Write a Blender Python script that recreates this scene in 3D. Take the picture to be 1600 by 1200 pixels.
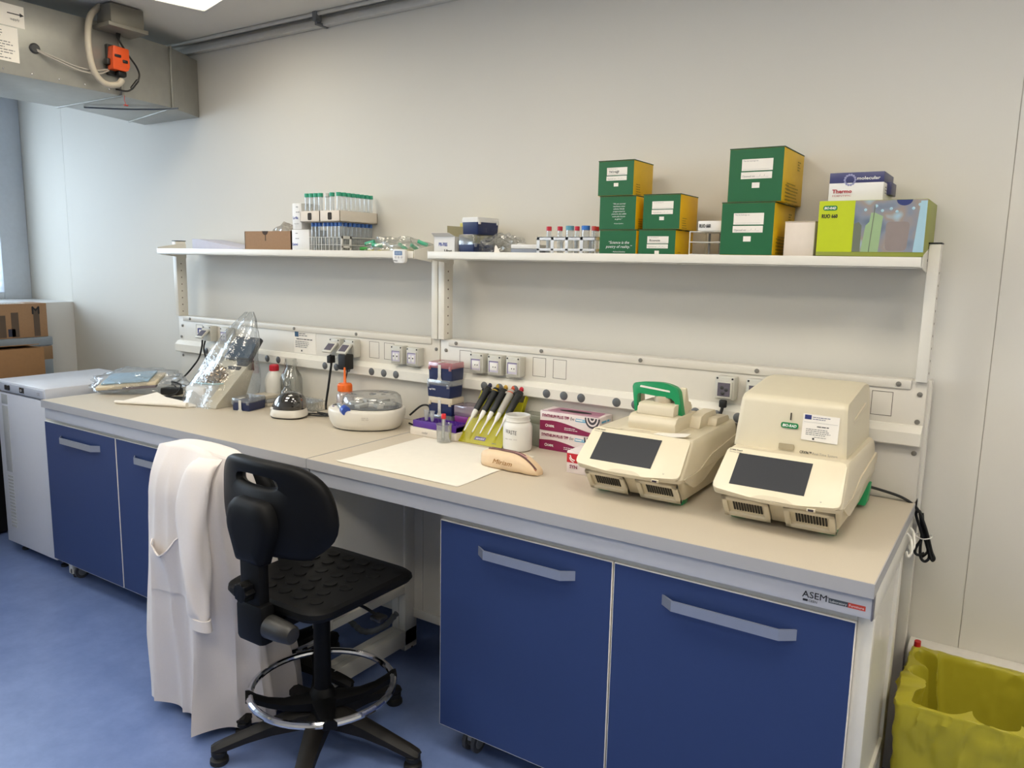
import bpy, bmesh, math, random
from mathutils import Vector, Matrix, noise
random.seed(7)
PI = math.pi
scene = bpy.context.scene
COL = scene.collection
for _o in list(bpy.data.objects):
    bpy.data.objects.remove(_o)

# ------------------------------------------------------------------ camera
cd = bpy.data.cameras.new('camera')
cam = bpy.data.objects.new('camera', cd)
COL.objects.link(cam)
_r = Vector((0.83494672, 0.54996739, 0.01999611))
_u = Vector((-0.10138727, 0.11800763, 0.98782327))
_f = Vector((-0.54091089, 0.82680716, -0.15428978))
_M = Matrix((_r, _u, -_f)).transposed().to_4x4()
_M.translation = Vector((2.01341236, -2.52749239, 1.58081445))
cam.matrix_world = _M
cd.sensor_width = 36.0
cd.lens = 1216.257 / 1600 * 36.0
cd.clip_start = 0.05
cd.clip_end = 60
scene.camera = cam

# ------------------------------------------------------------------ world, exposure, daylight
scene.view_settings.view_transform = 'Standard'
scene.view_settings.look = 'None'
scene.view_settings.gamma = 1.0
scene.view_settings.use_curve_mapping = False
scene.view_settings.exposure = 0.0

w = bpy.data.worlds.new('sky')
scene.world = w
w.use_nodes = True
wn = w.node_tree.nodes
wn.clear()
_wo = wn.new('ShaderNodeOutputWorld')
_bg = wn.new('ShaderNodeBackground')
_sky = wn.new('ShaderNodeTexSky')
_sky.sky_type = 'HOSEK_WILKIE'
_sky.sun_direction = Vector((0.6, -0.5, 0.62)).normalized()
_sky.turbidity = 4.0
_bg.inputs['Strength'].default_value = 1.6
w.node_tree.links.new(_sky.outputs['Color'], _bg.inputs['Color'])
w.node_tree.links.new(_bg.outputs['Background'], _wo.inputs['Surface'])


def area_light(name, loc, direction, sx, sy, energy, color):
    ld = bpy.data.lights.new(name, 'AREA')
    ld.shape = 'RECTANGLE'
    ld.size, ld.size_y = sx, sy
    ld.energy = energy
    ld.color = color
    o = bpy.data.objects.new(name, ld)
    COL.objects.link(o)
    o.location = loc
    o.rotation_euler = Vector(direction).to_track_quat('-Z', 'Y').to_euler()
    return o


# daylight falling in through the two window bays of the left wall
area_light('window_daylight', (-4.05, -1.30, 1.95), (1, 0.0, -0.05), 2.7, 1.3, 95, (0.76, 0.88, 1.0))
area_light('window_daylight', (-4.05, -4.05, 1.95), (1, 0.1, -0.05), 2.4, 1.3, 95, (0.76, 0.88, 1.0))


# ------------------------------------------------------------------ materials
def srgb(r, g, b):
    def c(v):
        v /= 255.0
        return v / 12.92 if v <= 0.04045 else ((v + 0.055) / 1.055) ** 2.4
    return (c(r), c(g), c(b), 1.0)


_mats = {}


def mat(name, col, rough=0.5, metal=0.0, noise_amt=0.06, noise_scale=40.0, bump=0.0, spec=0.5, emit=None, emit_s=0.0,
        sheen=0.0, coat=0.0, sss=0.0):
    if name in _mats:
        return _mats[name]
    m = bpy.data.materials.new(name)
    m.use_nodes = True
    nt = m.node_tree
    n = nt.nodes
    p = n['Principled BSDF']
    c = srgb(*col)
    p.inputs['Roughness'].default_value = rough
    p.inputs['Metallic'].default_value = metal
    p.inputs['Specular IOR Level'].default_value = spec
    if coat:
        p.inputs['Coat Weight'].default_value = coat
        p.inputs['Coat Roughness'].default_value = 0.1
    if sheen:
        p.inputs['Sheen Weight'].default_value = sheen
    if sss:
        p.inputs['Subsurface Weight'].default_value = sss
        p.inputs['Subsurface Radius'].default_value = (0.01, 0.01, 0.01)
        p.inputs['Subsurface Scale'].default_value = 0.5
    tc = n.new('ShaderNodeTexCoord')
    nz = n.new('ShaderNodeTexNoise')
    nz.inputs['Scale'].default_value = noise_scale
    nz.inputs['Detail'].default_value = 3.0
    nt.links.new(tc.outputs['Object'], nz.inputs['Vector'])
    mx = n.new('ShaderNodeMix')
    mx.data_type = 'RGBA'
    d = 1.0 - noise_amt
    u = 1.0 + noise_amt
    mx.inputs['A'].default_value = (c[0] * d, c[1] * d, c[2] * d, 1)
    mx.inputs['B'].default_value = (min(1, c[0] * u), min(1, c[1] * u), min(1, c[2] * u), 1)
    nt.links.new(nz.outputs['Fac'], mx.inputs['Factor'])
    nt.links.new(mx.outputs['Result'], p.inputs['Base Color'])
    if bump:
        b = n.new('ShaderNodeBump')
        b.inputs['Strength'].default_value = bump
        b.inputs['Distance'].default_value = 0.002
        nt.links.new(nz.outputs['Fac'], b.inputs['Height'])
        nt.links.new(b.outputs['Normal'], p.inputs['Normal'])
    if emit is not None:
        p.inputs['Emission Color'].default_value = srgb(*emit)
        p.inputs['Emission Strength'].default_value = emit_s
    _mats[name] = m
    return m


def clear(name, tint=(240, 245, 248), gloss=0.12, rough=0.06, edge=0.45, body=0.0, body_col=(220, 225, 228), bump=0.0, bscale=30.0):
    """thin clear plastic or glass: tinted see-through, Fresnel gloss, optional milky body"""
    if name in _mats:
        return _mats[name]
    m = bpy.data.materials.new(name)
    m.use_nodes = True
    nt = m.node_tree
    n = nt.nodes
    n.clear()
    out = n.new('ShaderNodeOutputMaterial')
    tr = n.new('ShaderNodeBsdfTransparent')
    tr.inputs['Color'].default_value = srgb(*[v + (255 - v) * .72 for v in tint])
    gl = n.new('ShaderNodeBsdfGlossy')
    gl.inputs['Roughness'].default_value = rough
    lw = n.new('ShaderNodeLayerWeight')
    te = n.new('ShaderNodeMix'); te.data_type = 'RGBA'
    lf = .72 if min(tint) > 150 else 0.0
    tcol = srgb(*[v + (255 - v) * lf for v in tint])
    te.inputs['A'].default_value = tcol
    te.inputs['B'].default_value = tuple(c * edge for c in tcol[:3]) + (1,)
    pw = n.new('ShaderNodeMath'); pw.operation = 'POWER'; pw.inputs[1].default_value = 3.0
    nt.links.new(lw.outputs['Facing'], pw.inputs[0])
    nt.links.new(pw.outputs[0], te.inputs['Factor'])
    nt.links.new(te.outputs['Result'], tr.inputs['Color'])
    lw.inputs['Blend'].default_value = 0.35
    mp = n.new('ShaderNodeMapRange')
    mp.inputs['To Min'].default_value = gloss * 0.35
    mp.inputs['To Max'].default_value = min(0.8, gloss * 3.2)
    nt.links.new(lw.outputs['Facing'], mp.inputs['Value'])
    mix = n.new('ShaderNodeMixShader')
    nt.links.new(mp.outputs['Result'], mix.inputs['Fac'])
    base = tr
    if body:
        df = n.new('ShaderNodeBsdfDiffuse')
        df.inputs['Color'].default_value = srgb(*[v + (255 - v) * (.35 if min(body_col) > 150 else 0.0) for v in body_col])
        tl = n.new('ShaderNodeBsdfTranslucent')
        tl.inputs['Color'].default_value = srgb(*[v + (255 - v) * (.35 if min(body_col) > 150 else 0.0) for v in body_col])
        dm = n.new('ShaderNodeMixShader')
        dm.inputs['Fac'].default_value = 0.5
        nt.links.new(df.outputs[0], dm.inputs[1])
        nt.links.new(tl.outputs[0], dm.inputs[2])
        bm_ = n.new('ShaderNodeMixShader')
        bm_.inputs['Fac'].default_value = body
        nt.links.new(tr.outputs[0], bm_.inputs[1])
        nt.links.new(dm.outputs[0], bm_.inputs[2])
        base = bm_
    nt.links.new(base.outputs[0], mix.inputs[1])
    nt.links.new(gl.outputs[0], mix.inputs[2])
    nt.links.new(mix.outputs[0], out.inputs['Surface'])
    if bump:
        tc = n.new('ShaderNodeTexCoord')
        nz = n.new('ShaderNodeTexNoise')
        nz.inputs['Scale'].default_value = bscale
        nt.links.new(tc.outputs['Object'], nz.inputs['Vector'])
        b = n.new('ShaderNodeBump')
        b.inputs['Strength'].default_value = bump
        b.inputs['Distance'].default_value = 0.01
        nt.links.new(nz.outputs['Fac'], b.inputs['Height'])
        nt.links.new(b.outputs['Normal'], gl.inputs['Normal'])
    _mats[name] = m
    return m


# ------------------------------------------------------------------ mesh helpers
def V(*a):
    return Vector(a)


def catmull(pts, n=6, closed=False):
    pts = [Vector(p) for p in pts]
    out = []
    N = len(pts)
    rng = N if closed else N - 1
    for i in range(rng):
        p1, p2 = pts[i], pts[(i + 1) % N]
        p0 = pts[(i - 1) % N] if (closed or i > 0) else p1 * 2 - p2
        p3 = pts[(i + 2) % N] if (closed or i + 2 < N) else p2 * 2 - p1
        for k in range(n):
            t = k / n
            out.append(0.5 * ((2 * p1) + (p2 - p0) * t + (2 * p0 - 5 * p1 + 4 * p2 - p3) * t * t
                              + (3 * p1 - p0 - 3 * p2 + p3) * t ** 3))
    if not closed:
        out.append(pts[-1])
    return out


def rounded(pts, r, n=5):
    """round the corners of a 2D polygon"""
    out = []
    N = len(pts)
    rs = r if isinstance(r, (list, tuple)) else [r] * N
    for i in range(N):
        p = Vector(pts[i]); a = Vector(pts[i - 1]); b = Vector(pts[(i + 1) % N])
        da = (a - p); db = (b - p)
        rr = min(rs[i], da.length * 0.49, db.length * 0.49)
        if rr < 1e-6:
            out.append(tuple(p)); continue
        p1 = p + da.normalized() * rr
        p2 = p + db.normalized() * rr
        for k in range(n + 1):
            t = k / n
            q = p1 * (1 - t) ** 2 + p * 2 * t * (1 - t) + p2 * t * t
            out.append((q.x, q.y))
    return out


def ell(cx, cy, rx, ry, n=32, a0=0.0):
    return [(cx + rx * math.cos(a0 + 2 * PI * i / n), cy + ry * math.sin(a0 + 2 * PI * i / n)) for i in range(n)]


_textcache = {}


def text_geo(s, shear=0.0, bold=0.0, spacing=1.0):
    k = (s, shear, bold, spacing)
    if k not in _textcache:
        c = bpy.data.curves.new('t', 'FONT')
        c.body = s
        c.size = 1.0
        c.resolution_u = 2
        c.shear = shear
        c.offset = bold
        c.space_character = spacing
        c.fill_mode = 'FRONT'
        o = bpy.data.objects.new('t', c)
        COL.objects.link(o)
        dg = bpy.context.evaluated_depsgraph_get()
        me = bpy.data.meshes.new_from_object(o.evaluated_get(dg))
        vs = [(v.co.x, v.co.y) for v in me.vertices]
        fs = [tuple(p.vertices) for p in me.polygons]
        bpy.data.objects.remove(o)
        bpy.data.curves.remove(c)
        bpy.data.meshes.remove(me)
        x0 = min((v[0] for v in vs), default=0); x1 = max((v[0] for v in vs), default=1)
        y0 = min((v[1] for v in vs), default=0); y1 = max((v[1] for v in vs), default=1)
        _textcache[k] = (vs, fs, x0, x1, y0, y1)
    return _textcache[k]


class MB:
    def __init__(s):
        s.bm = bmesh.new()
        s.M = Matrix.Identity(4)

    def add(s, verts, faces, mi=0, M=None):
        T = s.M @ M if M is not None else s.M
        vs = [s.bm.verts.new(T @ Vector(v)) for v in verts]
        for f in faces:
            try:
                fc = s.bm.faces.new([vs[i] for i in f])
                fc.material_index = mi
            except ValueError:
                pass
        return vs

    def merge(s, b2, mi=0, M=None):
        b2.verts.index_update()
        s.add([v.co.copy() for v in b2.verts], [[v.index for v in f.verts] for f in b2.faces], mi, M)
        b2.free()

    def box(s, x0, x1, y0, y1, z0, z1, b=0.0, seg=2, mi=0, M=None):
        b2 = bmesh.new()
        vs = [b2.verts.new((x, y, z)) for x in (x0, x1) for y in (y0, y1) for z in (z0, z1)]
        for f in ((0, 1, 3, 2), (4, 6, 7, 5), (0, 4, 5, 1), (2, 3, 7, 6), (0, 2, 6, 4), (1, 5, 7, 3)):
            b2.faces.new([vs[i] for i in f])
        if b > 0:
            bb = min(b, abs(x1 - x0) * .45, abs(y1 - y0) * .45, abs(z1 - z0) * .45)
            bmesh.ops.bevel(b2, geom=b2.edges[:], offset=bb, segments=seg, affect='EDGES', profile=0.5)
        s.merge(b2, mi, M)
        return s

    def prism(s, poly, plane, d0, d1, b=0.0, seg=2, mi=0, M=None):
        """extrude a 2D polygon; plane 'xy' -> along z, 'xz' -> along y, 'yz' -> along x"""
        def P(p, d):
            if plane == 'xy': return (p[0], p[1], d)
            if plane == 'xz': return (p[0], d, p[1])
            return (d, p[0], p[1])
        b2 = bmesh.new()
        A = [b2.verts.new(P(p, d0)) for p in poly]
        B = [b2.verts.new(P(p, d1)) for p in poly]
        N = len(poly)
        fa = b2.faces.new(A[::-1]); fb = b2.faces.new(B)
        for i in range(N):
            b2.faces.new((A[i], A[(i + 1) % N], B[(i + 1) % N], B[i]))
        if b > 0:
            es = list(fa.edges) + list(fb.edges)
            bmesh.ops.bevel(b2, geom=es, offset=b, segments=seg, affect='EDGES', profile=0.5)
        bmesh.ops.recalc_face_normals(b2, faces=b2.faces[:])
        s.merge(b2, mi, M)
        return s

    def loft(s, rings, mi=0, caps=True, closed=True, M=None):
        n = len(rings[0])
        verts = [v for r in rings for v in r]
        faces = []
        for k in range(len(rings) - 1):
            for i in range(n if closed else n - 1):
                j = (i + 1) % n
                faces.append((k * n + i, k * n + j, (k + 1) * n + j, (k + 1) * n + i))
        if caps and closed:
            faces.append(tuple(range(n))[::-1])
            faces.append(tuple((len(rings) - 1) * n + i for i in range(n)))
        b2 = bmesh.new()
        vs = [b2.verts.new(Vector(v)) for v in verts]
        for f in faces:
            try: b2.faces.new([vs[i] for i in f])
            except ValueError: pass
        if caps and closed:
            bmesh.ops.recalc_face_normals(b2, faces=b2.faces[:])
        s.merge(b2, mi, M)
        return s

    def lathe(s, prof, c=(0, 0, 0), seg=24, mi=0, M=None, cap0=True, cap1=True):
        """profile [(r, z)] about a vertical axis at c"""
        rings = []
        for r, z in prof:
            rings.append([(c[0] + r * math.cos(2 * PI * i / seg), c[1] + r * math.sin(2 * PI * i / seg), c[2] + z) for i in range(seg)])
        n = seg
        verts = [v for r in rings for v in r]
        faces = []
        for k in range(len(rings) - 1):
            for i in range(n):
                j = (i + 1) % n
                faces.append((k * n + i, k * n + j, (k + 1) * n + j, (k + 1) * n + i))
        if cap0: faces.append(tuple(range(n))[::-1])
        if cap1: faces.append(tuple((len(rings) - 1) * n + i for i in range(n)))
        s.add(verts, faces, mi, M)
        return s

    def cyl(s, p0, p1, r0, r1=None, seg=16, mi=0, cap=True):
        if r1 is None: r1 = r0
        p0, p1 = Vector(p0), Vector(p1)
        q = (p1 - p0).to_track_quat('Z', 'Y').to_matrix().to_4x4()
        q.translation = p0
        L = (p1 - p0).length
        s.lathe([(r0, 0), (r1, L)], seg=seg, mi=mi, M=q, cap0=cap, cap1=cap)
        return s

    def tube(s, pts, r, seg=8, mi=0, n=6, smooth=True, closed=False, cap=True):
        P = catmull(pts, n, closed) if smooth else [Vector(p) for p in pts]
        N = len(P)
        rr = r if callable(r) else (lambda t: r)
        up = Vector((0, 0, 1))
        rings = []
        prev = None
        for i in range(N):
            a = P[i - 1] if (i > 0 or closed) else P[i]
            b = P[(i + 1) % N] if (i < N - 1 or closed) else P[i]
            t = (b - a)
            if t.length < 1e-9: t = Vector((0, 0, 1))
            t.normalize()
            if prev is None:
                x = t.cross(up)
                if x.length < 0.05: x = t.cross(Vector((1, 0, 0)))
            else:
                x = prev - t * prev.dot(t)
                if x.length < 1e-6: x = t.cross(up)
            x.normalize()
            prev = x
            y = t.cross(x)
            R = rr(i / max(1, N - 1))
            rings.append([P[i] + x * (R * math.cos(2 * PI * k / seg)) + y * (R * math.sin(2 * PI * k / seg)) for k in range(seg)])
        if closed: rings.append(rings[0])
        s.loft(rings, mi, caps=cap and not closed)
        return s

    def sphere(s, c, rx, ry=None, rz=None, u=16, v=10, mi=0):
        ry = rx if ry is None else ry
        rz = rx if rz is None else rz
        prof = []
        for k in range(v + 1):
            a = -PI / 2 + PI * k / v
            prof.append((max(1e-5, math.cos(a)), math.sin(a)))
        M = Matrix.Translation(Vector(c)) @ Matrix.Diagonal((rx, ry, rz, 1))
        s.lathe(prof, seg=u, mi=mi, M=M)
        return s

    def quad(s, a, b, c, d, mi=0):
        s.add([a, b, c, d], [(0, 1, 2, 3)], mi)
        return s

    def plate(s, o, r, u, w, h, mi=0, t=0.0006, corner=0.0):
        """thin plate: lower-left corner o, right r, up u, on the outside of a face"""
        o, r, u = Vector(o), Vector(r).normalized(), Vector(u).normalized()
        nrm = r.cross(u)
        poly = [(0, 0), (w, 0), (w, h), (0, h)]
        if corner: poly = rounded(poly, corner, 4)
        M = Matrix((r, u, nrm)).transposed().to_4x4()
        M.translation = o
        s.prism(poly, 'xy', 0.0, t, mi=mi, M=M)
        return s

    def text(s, t, o, r, u, h, mi=0, width=None, off=0.0011, shear=0.0, bold=0.0, align='l', spacing=1.0):
        """flat lettering with cap height about h; o = lower-left (or lower-centre) of the line"""
        vs, fs, x0, x1, y0, y1 = text_geo(t, shear, 0.0, spacing)
        o, r, u = Vector(o), Vector(r).normalized(), Vector(u).normalized()
        nrm = r.cross(u)
        k = h / 0.70
        kx = k if width is None else width / max(1e-6, (x1 - x0))
        dx = -x0 if align == 'l' else -(x0 + x1) / 2
        b = max(0.0, bold) * k
        for i, (bx, by) in enumerate(((0, 0), (b, 0), (-b, 0), (0, b), (0, -b)) if b > 0 else ((0, 0),)):
            pts = [o + r * ((x + dx) * kx + bx) + u * (y * k + by) + nrm * (off + i * 2e-5) for x, y in vs]
            s.add(pts, fs, mi)
        return s

    def lines(s, o, r, u, w, n, pitch, hgt, mi=0, off=0.0011, seed=1):
        """rows of tiny print"""
        rnd = random.Random(seed)
        o, r, u = Vector(o), Vector(r).normalized(), Vector(u).normalized()
        nrm = r.cross(u)
        for i in range(n):
            ww = w * rnd.uniform(0.6, 1.0)
            x = 0.0
            b = o - u * (pitch * i) + nrm * off
            while x < ww:
                L = rnd.uniform(2.0, 5.5) * hgt
                L = min(L, ww - x + 1e-4)
                s.add([b + r * x, b + r * (x + L), b + r * (x + L) + u * hgt, b + r * x + u * hgt], [(0, 1, 2, 3)], mi)
                x += L + hgt * 0.8
        return s

    def build(s, name, mats, parent=None, loc=None, angle=35.0, flat=False, recalc=False):
        bm = s.bm
        if recalc:
            bmesh.ops.recalc_face_normals(bm, faces=bm.faces[:])
        bm.normal_update()
        th = math.radians(angle)
        for f in bm.faces: f.smooth = not flat
        for e in bm.edges:
            if len(e.link_faces) == 2:
                try: e.smooth = e.calc_face_angle() < th
                except ValueError: pass
            else:
                e.smooth = False
        me = bpy.data.meshes.new(name)
        bm.to_mesh(me)
        bm.free()
        if not isinstance(mats, (list, tuple)): mats = [mats]
        for m in mats: me.materials.append(m)
        o = bpy.data.objects.new(name, me)
        COL.objects.link(o)
        if parent is not None: o.parent = parent
        if loc is not None: o.location = loc
        return o


def tag(o, label, cat, group=None, kind=None):
    if label: o['label'] = label
    if cat: o['category'] = cat
    if group: o['group'] = group
    if kind: o['kind'] = kind
    return o


def thing(name, label, cat, loc=(0, 0, 0), rotz=0.0, group=None):
    o = bpy.data.objects.new(name, None)
    o.empty_display_size = 0.05
    COL.objects.link(o)
    o.location = loc
    o.rotation_euler = (0, 0, rotz)
    return tag(o, label, cat, group)


def struct(o):
    o['kind'] = 'structure'
    return o


def dup(root, loc=None, rotz=None, label=None, group=None):
    r = root.copy()
    COL.objects.link(r)
    if loc is not None: r.location = loc
    if rotz is not None: r.rotation_euler = (0, 0, rotz)
    if label: r['label'] = label
    if group: r['group'] = group
    for ch in list(root.children):
        c = ch.copy(); COL.objects.link(c); c.parent = r
        for g in ch.children:
            d = g.copy(); COL.objects.link(d); d.parent = c
    return r


# shared materials
WHITE_STEEL = mat('white_powder_coated_steel', (226, 222, 211), 0.28, noise_amt=.02)
WHITE_PANEL = mat('white_panel', (214, 209, 198), 0.38, noise_amt=.02)
LAMINATE = mat('beige_grey_laminate', (200, 189, 170), 0.42, noise_amt=.05, noise_scale=300)
EDGE = mat('grey_edge_band', (172, 171, 172), 0.45, noise_amt=.02)
APRON = mat('pale_grey_apron', (200, 200, 204), 0.42, noise_amt=.02)
BLUE = mat('blue_laminate', (41, 60, 108), 0.5, noise_amt=.03)
ALU = mat('satin_aluminium', (176, 180, 190), 0.38, metal=0.75, noise_amt=.03)
CHROME = mat('chrome', (225, 225, 228), 0.08, metal=1.0, noise_amt=.01)
BLACK = mat('black_plastic', (17, 17, 18), 0.42, noise_amt=.1)
BLACK_RUBBER = mat('black_rubber', (14, 14, 15), 0.6, noise_amt=.1)
DARK = mat('dark_grey_plastic', (46, 47, 49), 0.5, noise_amt=.06)
GREY = mat('mid_grey_plastic', (106, 108, 110), 0.45, noise_amt=.05)
WHITE = mat('white_plastic', (226, 224, 219), 0.4, noise_amt=.02)
PAPER = mat('white_paper', (236, 230, 219), 0.75, noise_amt=.03)
INK = mat('black_ink', (28, 28, 30), 0.6)
NAVY = mat('navy_print', (44, 52, 110), 0.6)
REDP = mat('red_print', (190, 30, 45), 0.55)
GREENP = mat('green_print', (16, 122, 66), 0.5)
FAINT = mat('grey_print', (128, 126, 124), 0.6)
WHITEP = mat('white_print', (238, 238, 234), 0.6)
BLUEP = mat('blue_print', (48, 70, 160), 0.6)
CARD = mat('brown_corrugated_card', (158, 124, 92), 0.8, noise_amt=.09, noise_scale=90)
# ================================================================== the room
WALLM = mat('white_wall_panel', (217, 213, 203), 0.62, noise_amt=.015, noise_scale=3)
WALLL = mat('white_glossy_wall', (222, 222, 220), 0.3, noise_amt=.015, noise_scale=3)
CEILM = mat('grey_white_ceiling', (216, 212, 203), 0.8, noise_amt=.02, noise_scale=4)
DARKGAP = mat('panel_joint', (186, 180, 168), 0.8)


def floor_mat():
    m = mat('blue_vinyl_floor', (84, 108, 168), 0.34, noise_amt=.0)
    nt = m.node_tree; n = nt.nodes
    p = n['Principled BSDF']
    nz = n.new('ShaderNodeTexNoise'); nz.inputs['Scale'].default_value = 7.0; nz.inputs['Detail'].default_value = 8.0
    nz.inputs['Roughness'].default_value = .7
    tc = n.new('ShaderNodeTexCoord')
    nt.links.new(tc.outputs['Object'], nz.inputs['Vector'])
    cr = n.new('ShaderNodeValToRGB')
    cr.color_ramp.elements[0].position = .3; cr.color_ramp.elements[0].color = srgb(98, 118, 166)
    cr.color_ramp.elements[1].position = .72; cr.color_ramp.elements[1].color = srgb(118, 138, 186)
    nt.links.new(nz.outputs['Fac'], cr.inputs['Fac'])
    nt.links.new(cr.outputs['Color'], p.inputs['Base Color'])
    return m


CEIL = 2.67
m = MB(); m.box(-3.8, 4.2, -5.7, 0.3, -0.1, 0.0); struct(m.build('floor', floor_mat()))
m = MB(); m.box(-3.8, 4.2, -5.7, 0.3, CEIL, CEIL + .12); struct(m.build('ceiling', CEILM))
m = MB()
m.box(-3.8, 4.2, .124, .26, 0, CEIL, mi=1)
xs = [-3.8, -3.1, 1.947, 4.2]
for a, b in zip(xs[:-1], xs[1:]):
    m.box(a, b - .0018, .12, .1245, 0, CEIL)
struct(m.build('wall_back', [WALLM, DARKGAP]))
m = MB()
W0, W1, WZ0, WZ1 = -5.3, .1185, 1.275, 2.60
WX = -3.66                                                # plane of the windows, at the back of a deep sill
m.box(WX - .1, -3.1, -5.7, .1195, 0, WZ0)
m.box(WX - .1, -3.1, -5.7, .119, WZ1, CEIL)
m.box(WX - .1, -3.1, -5.7, W0, WZ0, WZ1)
m.box(WX - .1, -3.1, -2.84, -2.70, WZ0, WZ1)
struct(m.build('wall_left', WALLL))
m = MB(); m.box(4.2, 4.3, -5.7, .26, 0, CEIL); struct(m.build('wall_right', WALLM))
m = MB(); m.box(-3.8, 4.3, -5.8, -5.7, 0, CEIL); struct(m.build('wall_front', WALLM))

FRAMEM = mat('grey_aluminium_frame', (206, 213, 222), 0.4)
PANE = clear('window_glass', (236, 242, 246), 0.06, 0.02)
BLIND = mat('pale_blind_slat', (214, 220, 226), 0.5)
for k, (a, b) in enumerate(((-2.70, W1), (W0, -2.84))):
    m = MB()
    t = .045
    for (y0, y1, z0, z1) in ((a, a + t, WZ0, WZ1), (b - .17, b, WZ0, WZ1), (a + t, b - .171, WZ0, WZ0 + t), (a + t, b - .171, WZ1 - t, WZ1), ((a + b) / 2 - .03, (a + b) / 2 + .03, WZ0 + t, WZ1 - t)):
        m.box(WX - .03, WX + .04, y0, y1, z0, z1, .004)
    f = struct(m.build('window_%d' % (k + 1), FRAMEM))
    m = MB(); m.box(WX - .004, WX + .001, a + .02, b - .02, WZ0 + .02, WZ1 - .02)
    m.build('glass_pane', PANE, f)
    m = MB()
    for i in range(26):
        z = WZ0 + .07 + i * .0465
        M = Matrix.Translation((WX - .06, 0, z)) @ Matrix.Rotation(math.radians(18), 4, 'Y')
        m.box(-.022, .022, a + .02, b - .02, -.0006, .0006, M=M)
    m.build('venetian_blind', BLIND, f)

# white bumper ledge low on the back wall, right of the bench
m = MB()
m.prism(rounded([(.119, .0), (.119, .435), (.04, .435), (.04, .0)], [0, .005, .05, 0], 6), 'yz', 1.815, 4.19)
struct(m.build('trim_1', mat('white_wall_ledge', (224, 219, 210), .5)))

# conduit and trunking under the ceiling
m = MB()
m.box(-1.9, 4.19, .085, .119, 2.615, 2.645, .003)
m.cyl((-1.9, .065, 2.662), (4.19, .065, 2.662), .009, seg=12)
m.box(-.78, -.755, .05, .085, 2.63, CEIL - .001, .002, mi=1)
m.box(-.765, -.75, .05, .12, 2.61, 2.625, .002, mi=1)
struct(m.build('trim_2', [mat('grey_white_trunking', (196, 194, 187), .45), GREY]))

# ceiling light panels
LAMP_S = 15.8
LAMP = mat('lit_diffuser', (255, 246, 220), .5, emit=(255, 246, 230), emit_s=LAMP_S)
LFRAME = mat('lamp_frame', (205, 203, 196), .4)


def ceiling_lamp(corner, ang, label, sx=.6, sy=.6, lit=None):
    t = thing('ceiling_light', label, 'ceiling light', (corner[0], corner[1], CEIL), ang, 'square ceiling light panels')
    m = MB()
    for (x0, x1, y0, y1) in ((0, sx, -.012, 0), (0, sx, -sy, -sy + .012), (0, .012, -sy, 0), (sx - .012, sx, -sy, 0)):
        m.box(x0, x1, y0, y1, -.022, -.0005, .002)
    m.build('lamp_frame', LFRAME, t)
    m = MB(); m.box(.011, sx - .011, -sy + .011, -.011, -.016, -.001)
    m.build('diffuser', lit or LAMP, t)
    return t


ceiling_lamp((-1.154, -.225), math.radians(-15.5), 'lit ceiling light panel beside the sheet metal duct', lit=mat('dimmed_lit_diffuser', (255, 246, 220), .5, emit=(255, 246, 226), emit_s=5.0))
for c in ((-1.2, -1.35), (0.2, -1.05), (1.6, -1.05), (3.0, -1.05), (-1.2, -2.6), (0.9, -2.4), (3.0, -2.4)):  # unseen panels, added and placed to brighten the bench and walls
    ceiling_lamp(c, 0.0, 'unseen ceiling light panel added over the room to brighten it')
# ================================================================== benches
def lab_bench(x0, x1, label, right_panel):
    t = thing('lab_bench', label, 'bench', (x0, 0, 0))
    L = x1 - x0
    m = MB()
    m.box(.001, L - .001, -.72, -.702, .811, .866, .002)
    m.box(L - .004, L, -.722, -.700, .808, .868, .003, mi=1) if right_panel else None
    a = m.build('apron', [APRON, mat('dark_grey_end_cap', (110, 108, 116), .5)], t)
    for nm, xa, xb in (('end_frame', 0.0, .034), ('end_frame', L - .034, L)):
        m = MB()
        m.box(xa, xb, -.69, -.03, .80, .862, .002)          # top beam
        m.box(xa, xb, -.262, -.19, .0, .80, .002)           # post
        m.box(xa + .012, xb - .012, -.215, -.21, .0, .80)
        m.box(xa, xb, -.66, -.19, .022, .088, .002)         # floor rail
        m.box(xa, xb, -.66, -.262, .25, .282, .002)         # panel rail
        m.box(xa, xb, -.69, -.655, .25, .80, .002)
        m.box(xa + .009, xb - .009, -.656, -.262, .28, .80)
        fr = m.build(nm, WHITE_STEEL, t)
        for y in (-.63, -.22):
            m = MB()
            m.lathe([(.018, 0), (.018, .006), (.008, .010), (.008, .024)], (xa + .017, y, 0), 12)
            m.build('levelling_foot', BLACK, fr)
    m = MB()
    m.box(.034, L - .034, -.205, -.19, .13, .80)
    m.box(.034, L - .034, -.212, -.186, .13, .168, .002)
    for x in (.075, L - .075):
        m.box(x - .006, x + .006, -.209, -.2, .168, .80, .001)
    m.build('back_panel', WHITE_PANEL, t)
    # worktop
    m = MB(); m.box(0, L, -.734, -.001, .866, .8995)
    wt = m.build('edge_band', EDGE, t)
    m = MB(); m.box(.0025, L - .0025, -.7315, -.0015, .8985, .90)
    m.build('worktop', LAMINATE, t)
    return t, a


benchL, _ = lab_bench(-1.8, -.0015, 'long white lab bench with grey worktop, next to the white freezer', False)
benchR, apR = lab_bench(.0015, 1.8, 'long white lab bench with grey worktop, by the yellow waste bag', True)
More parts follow.
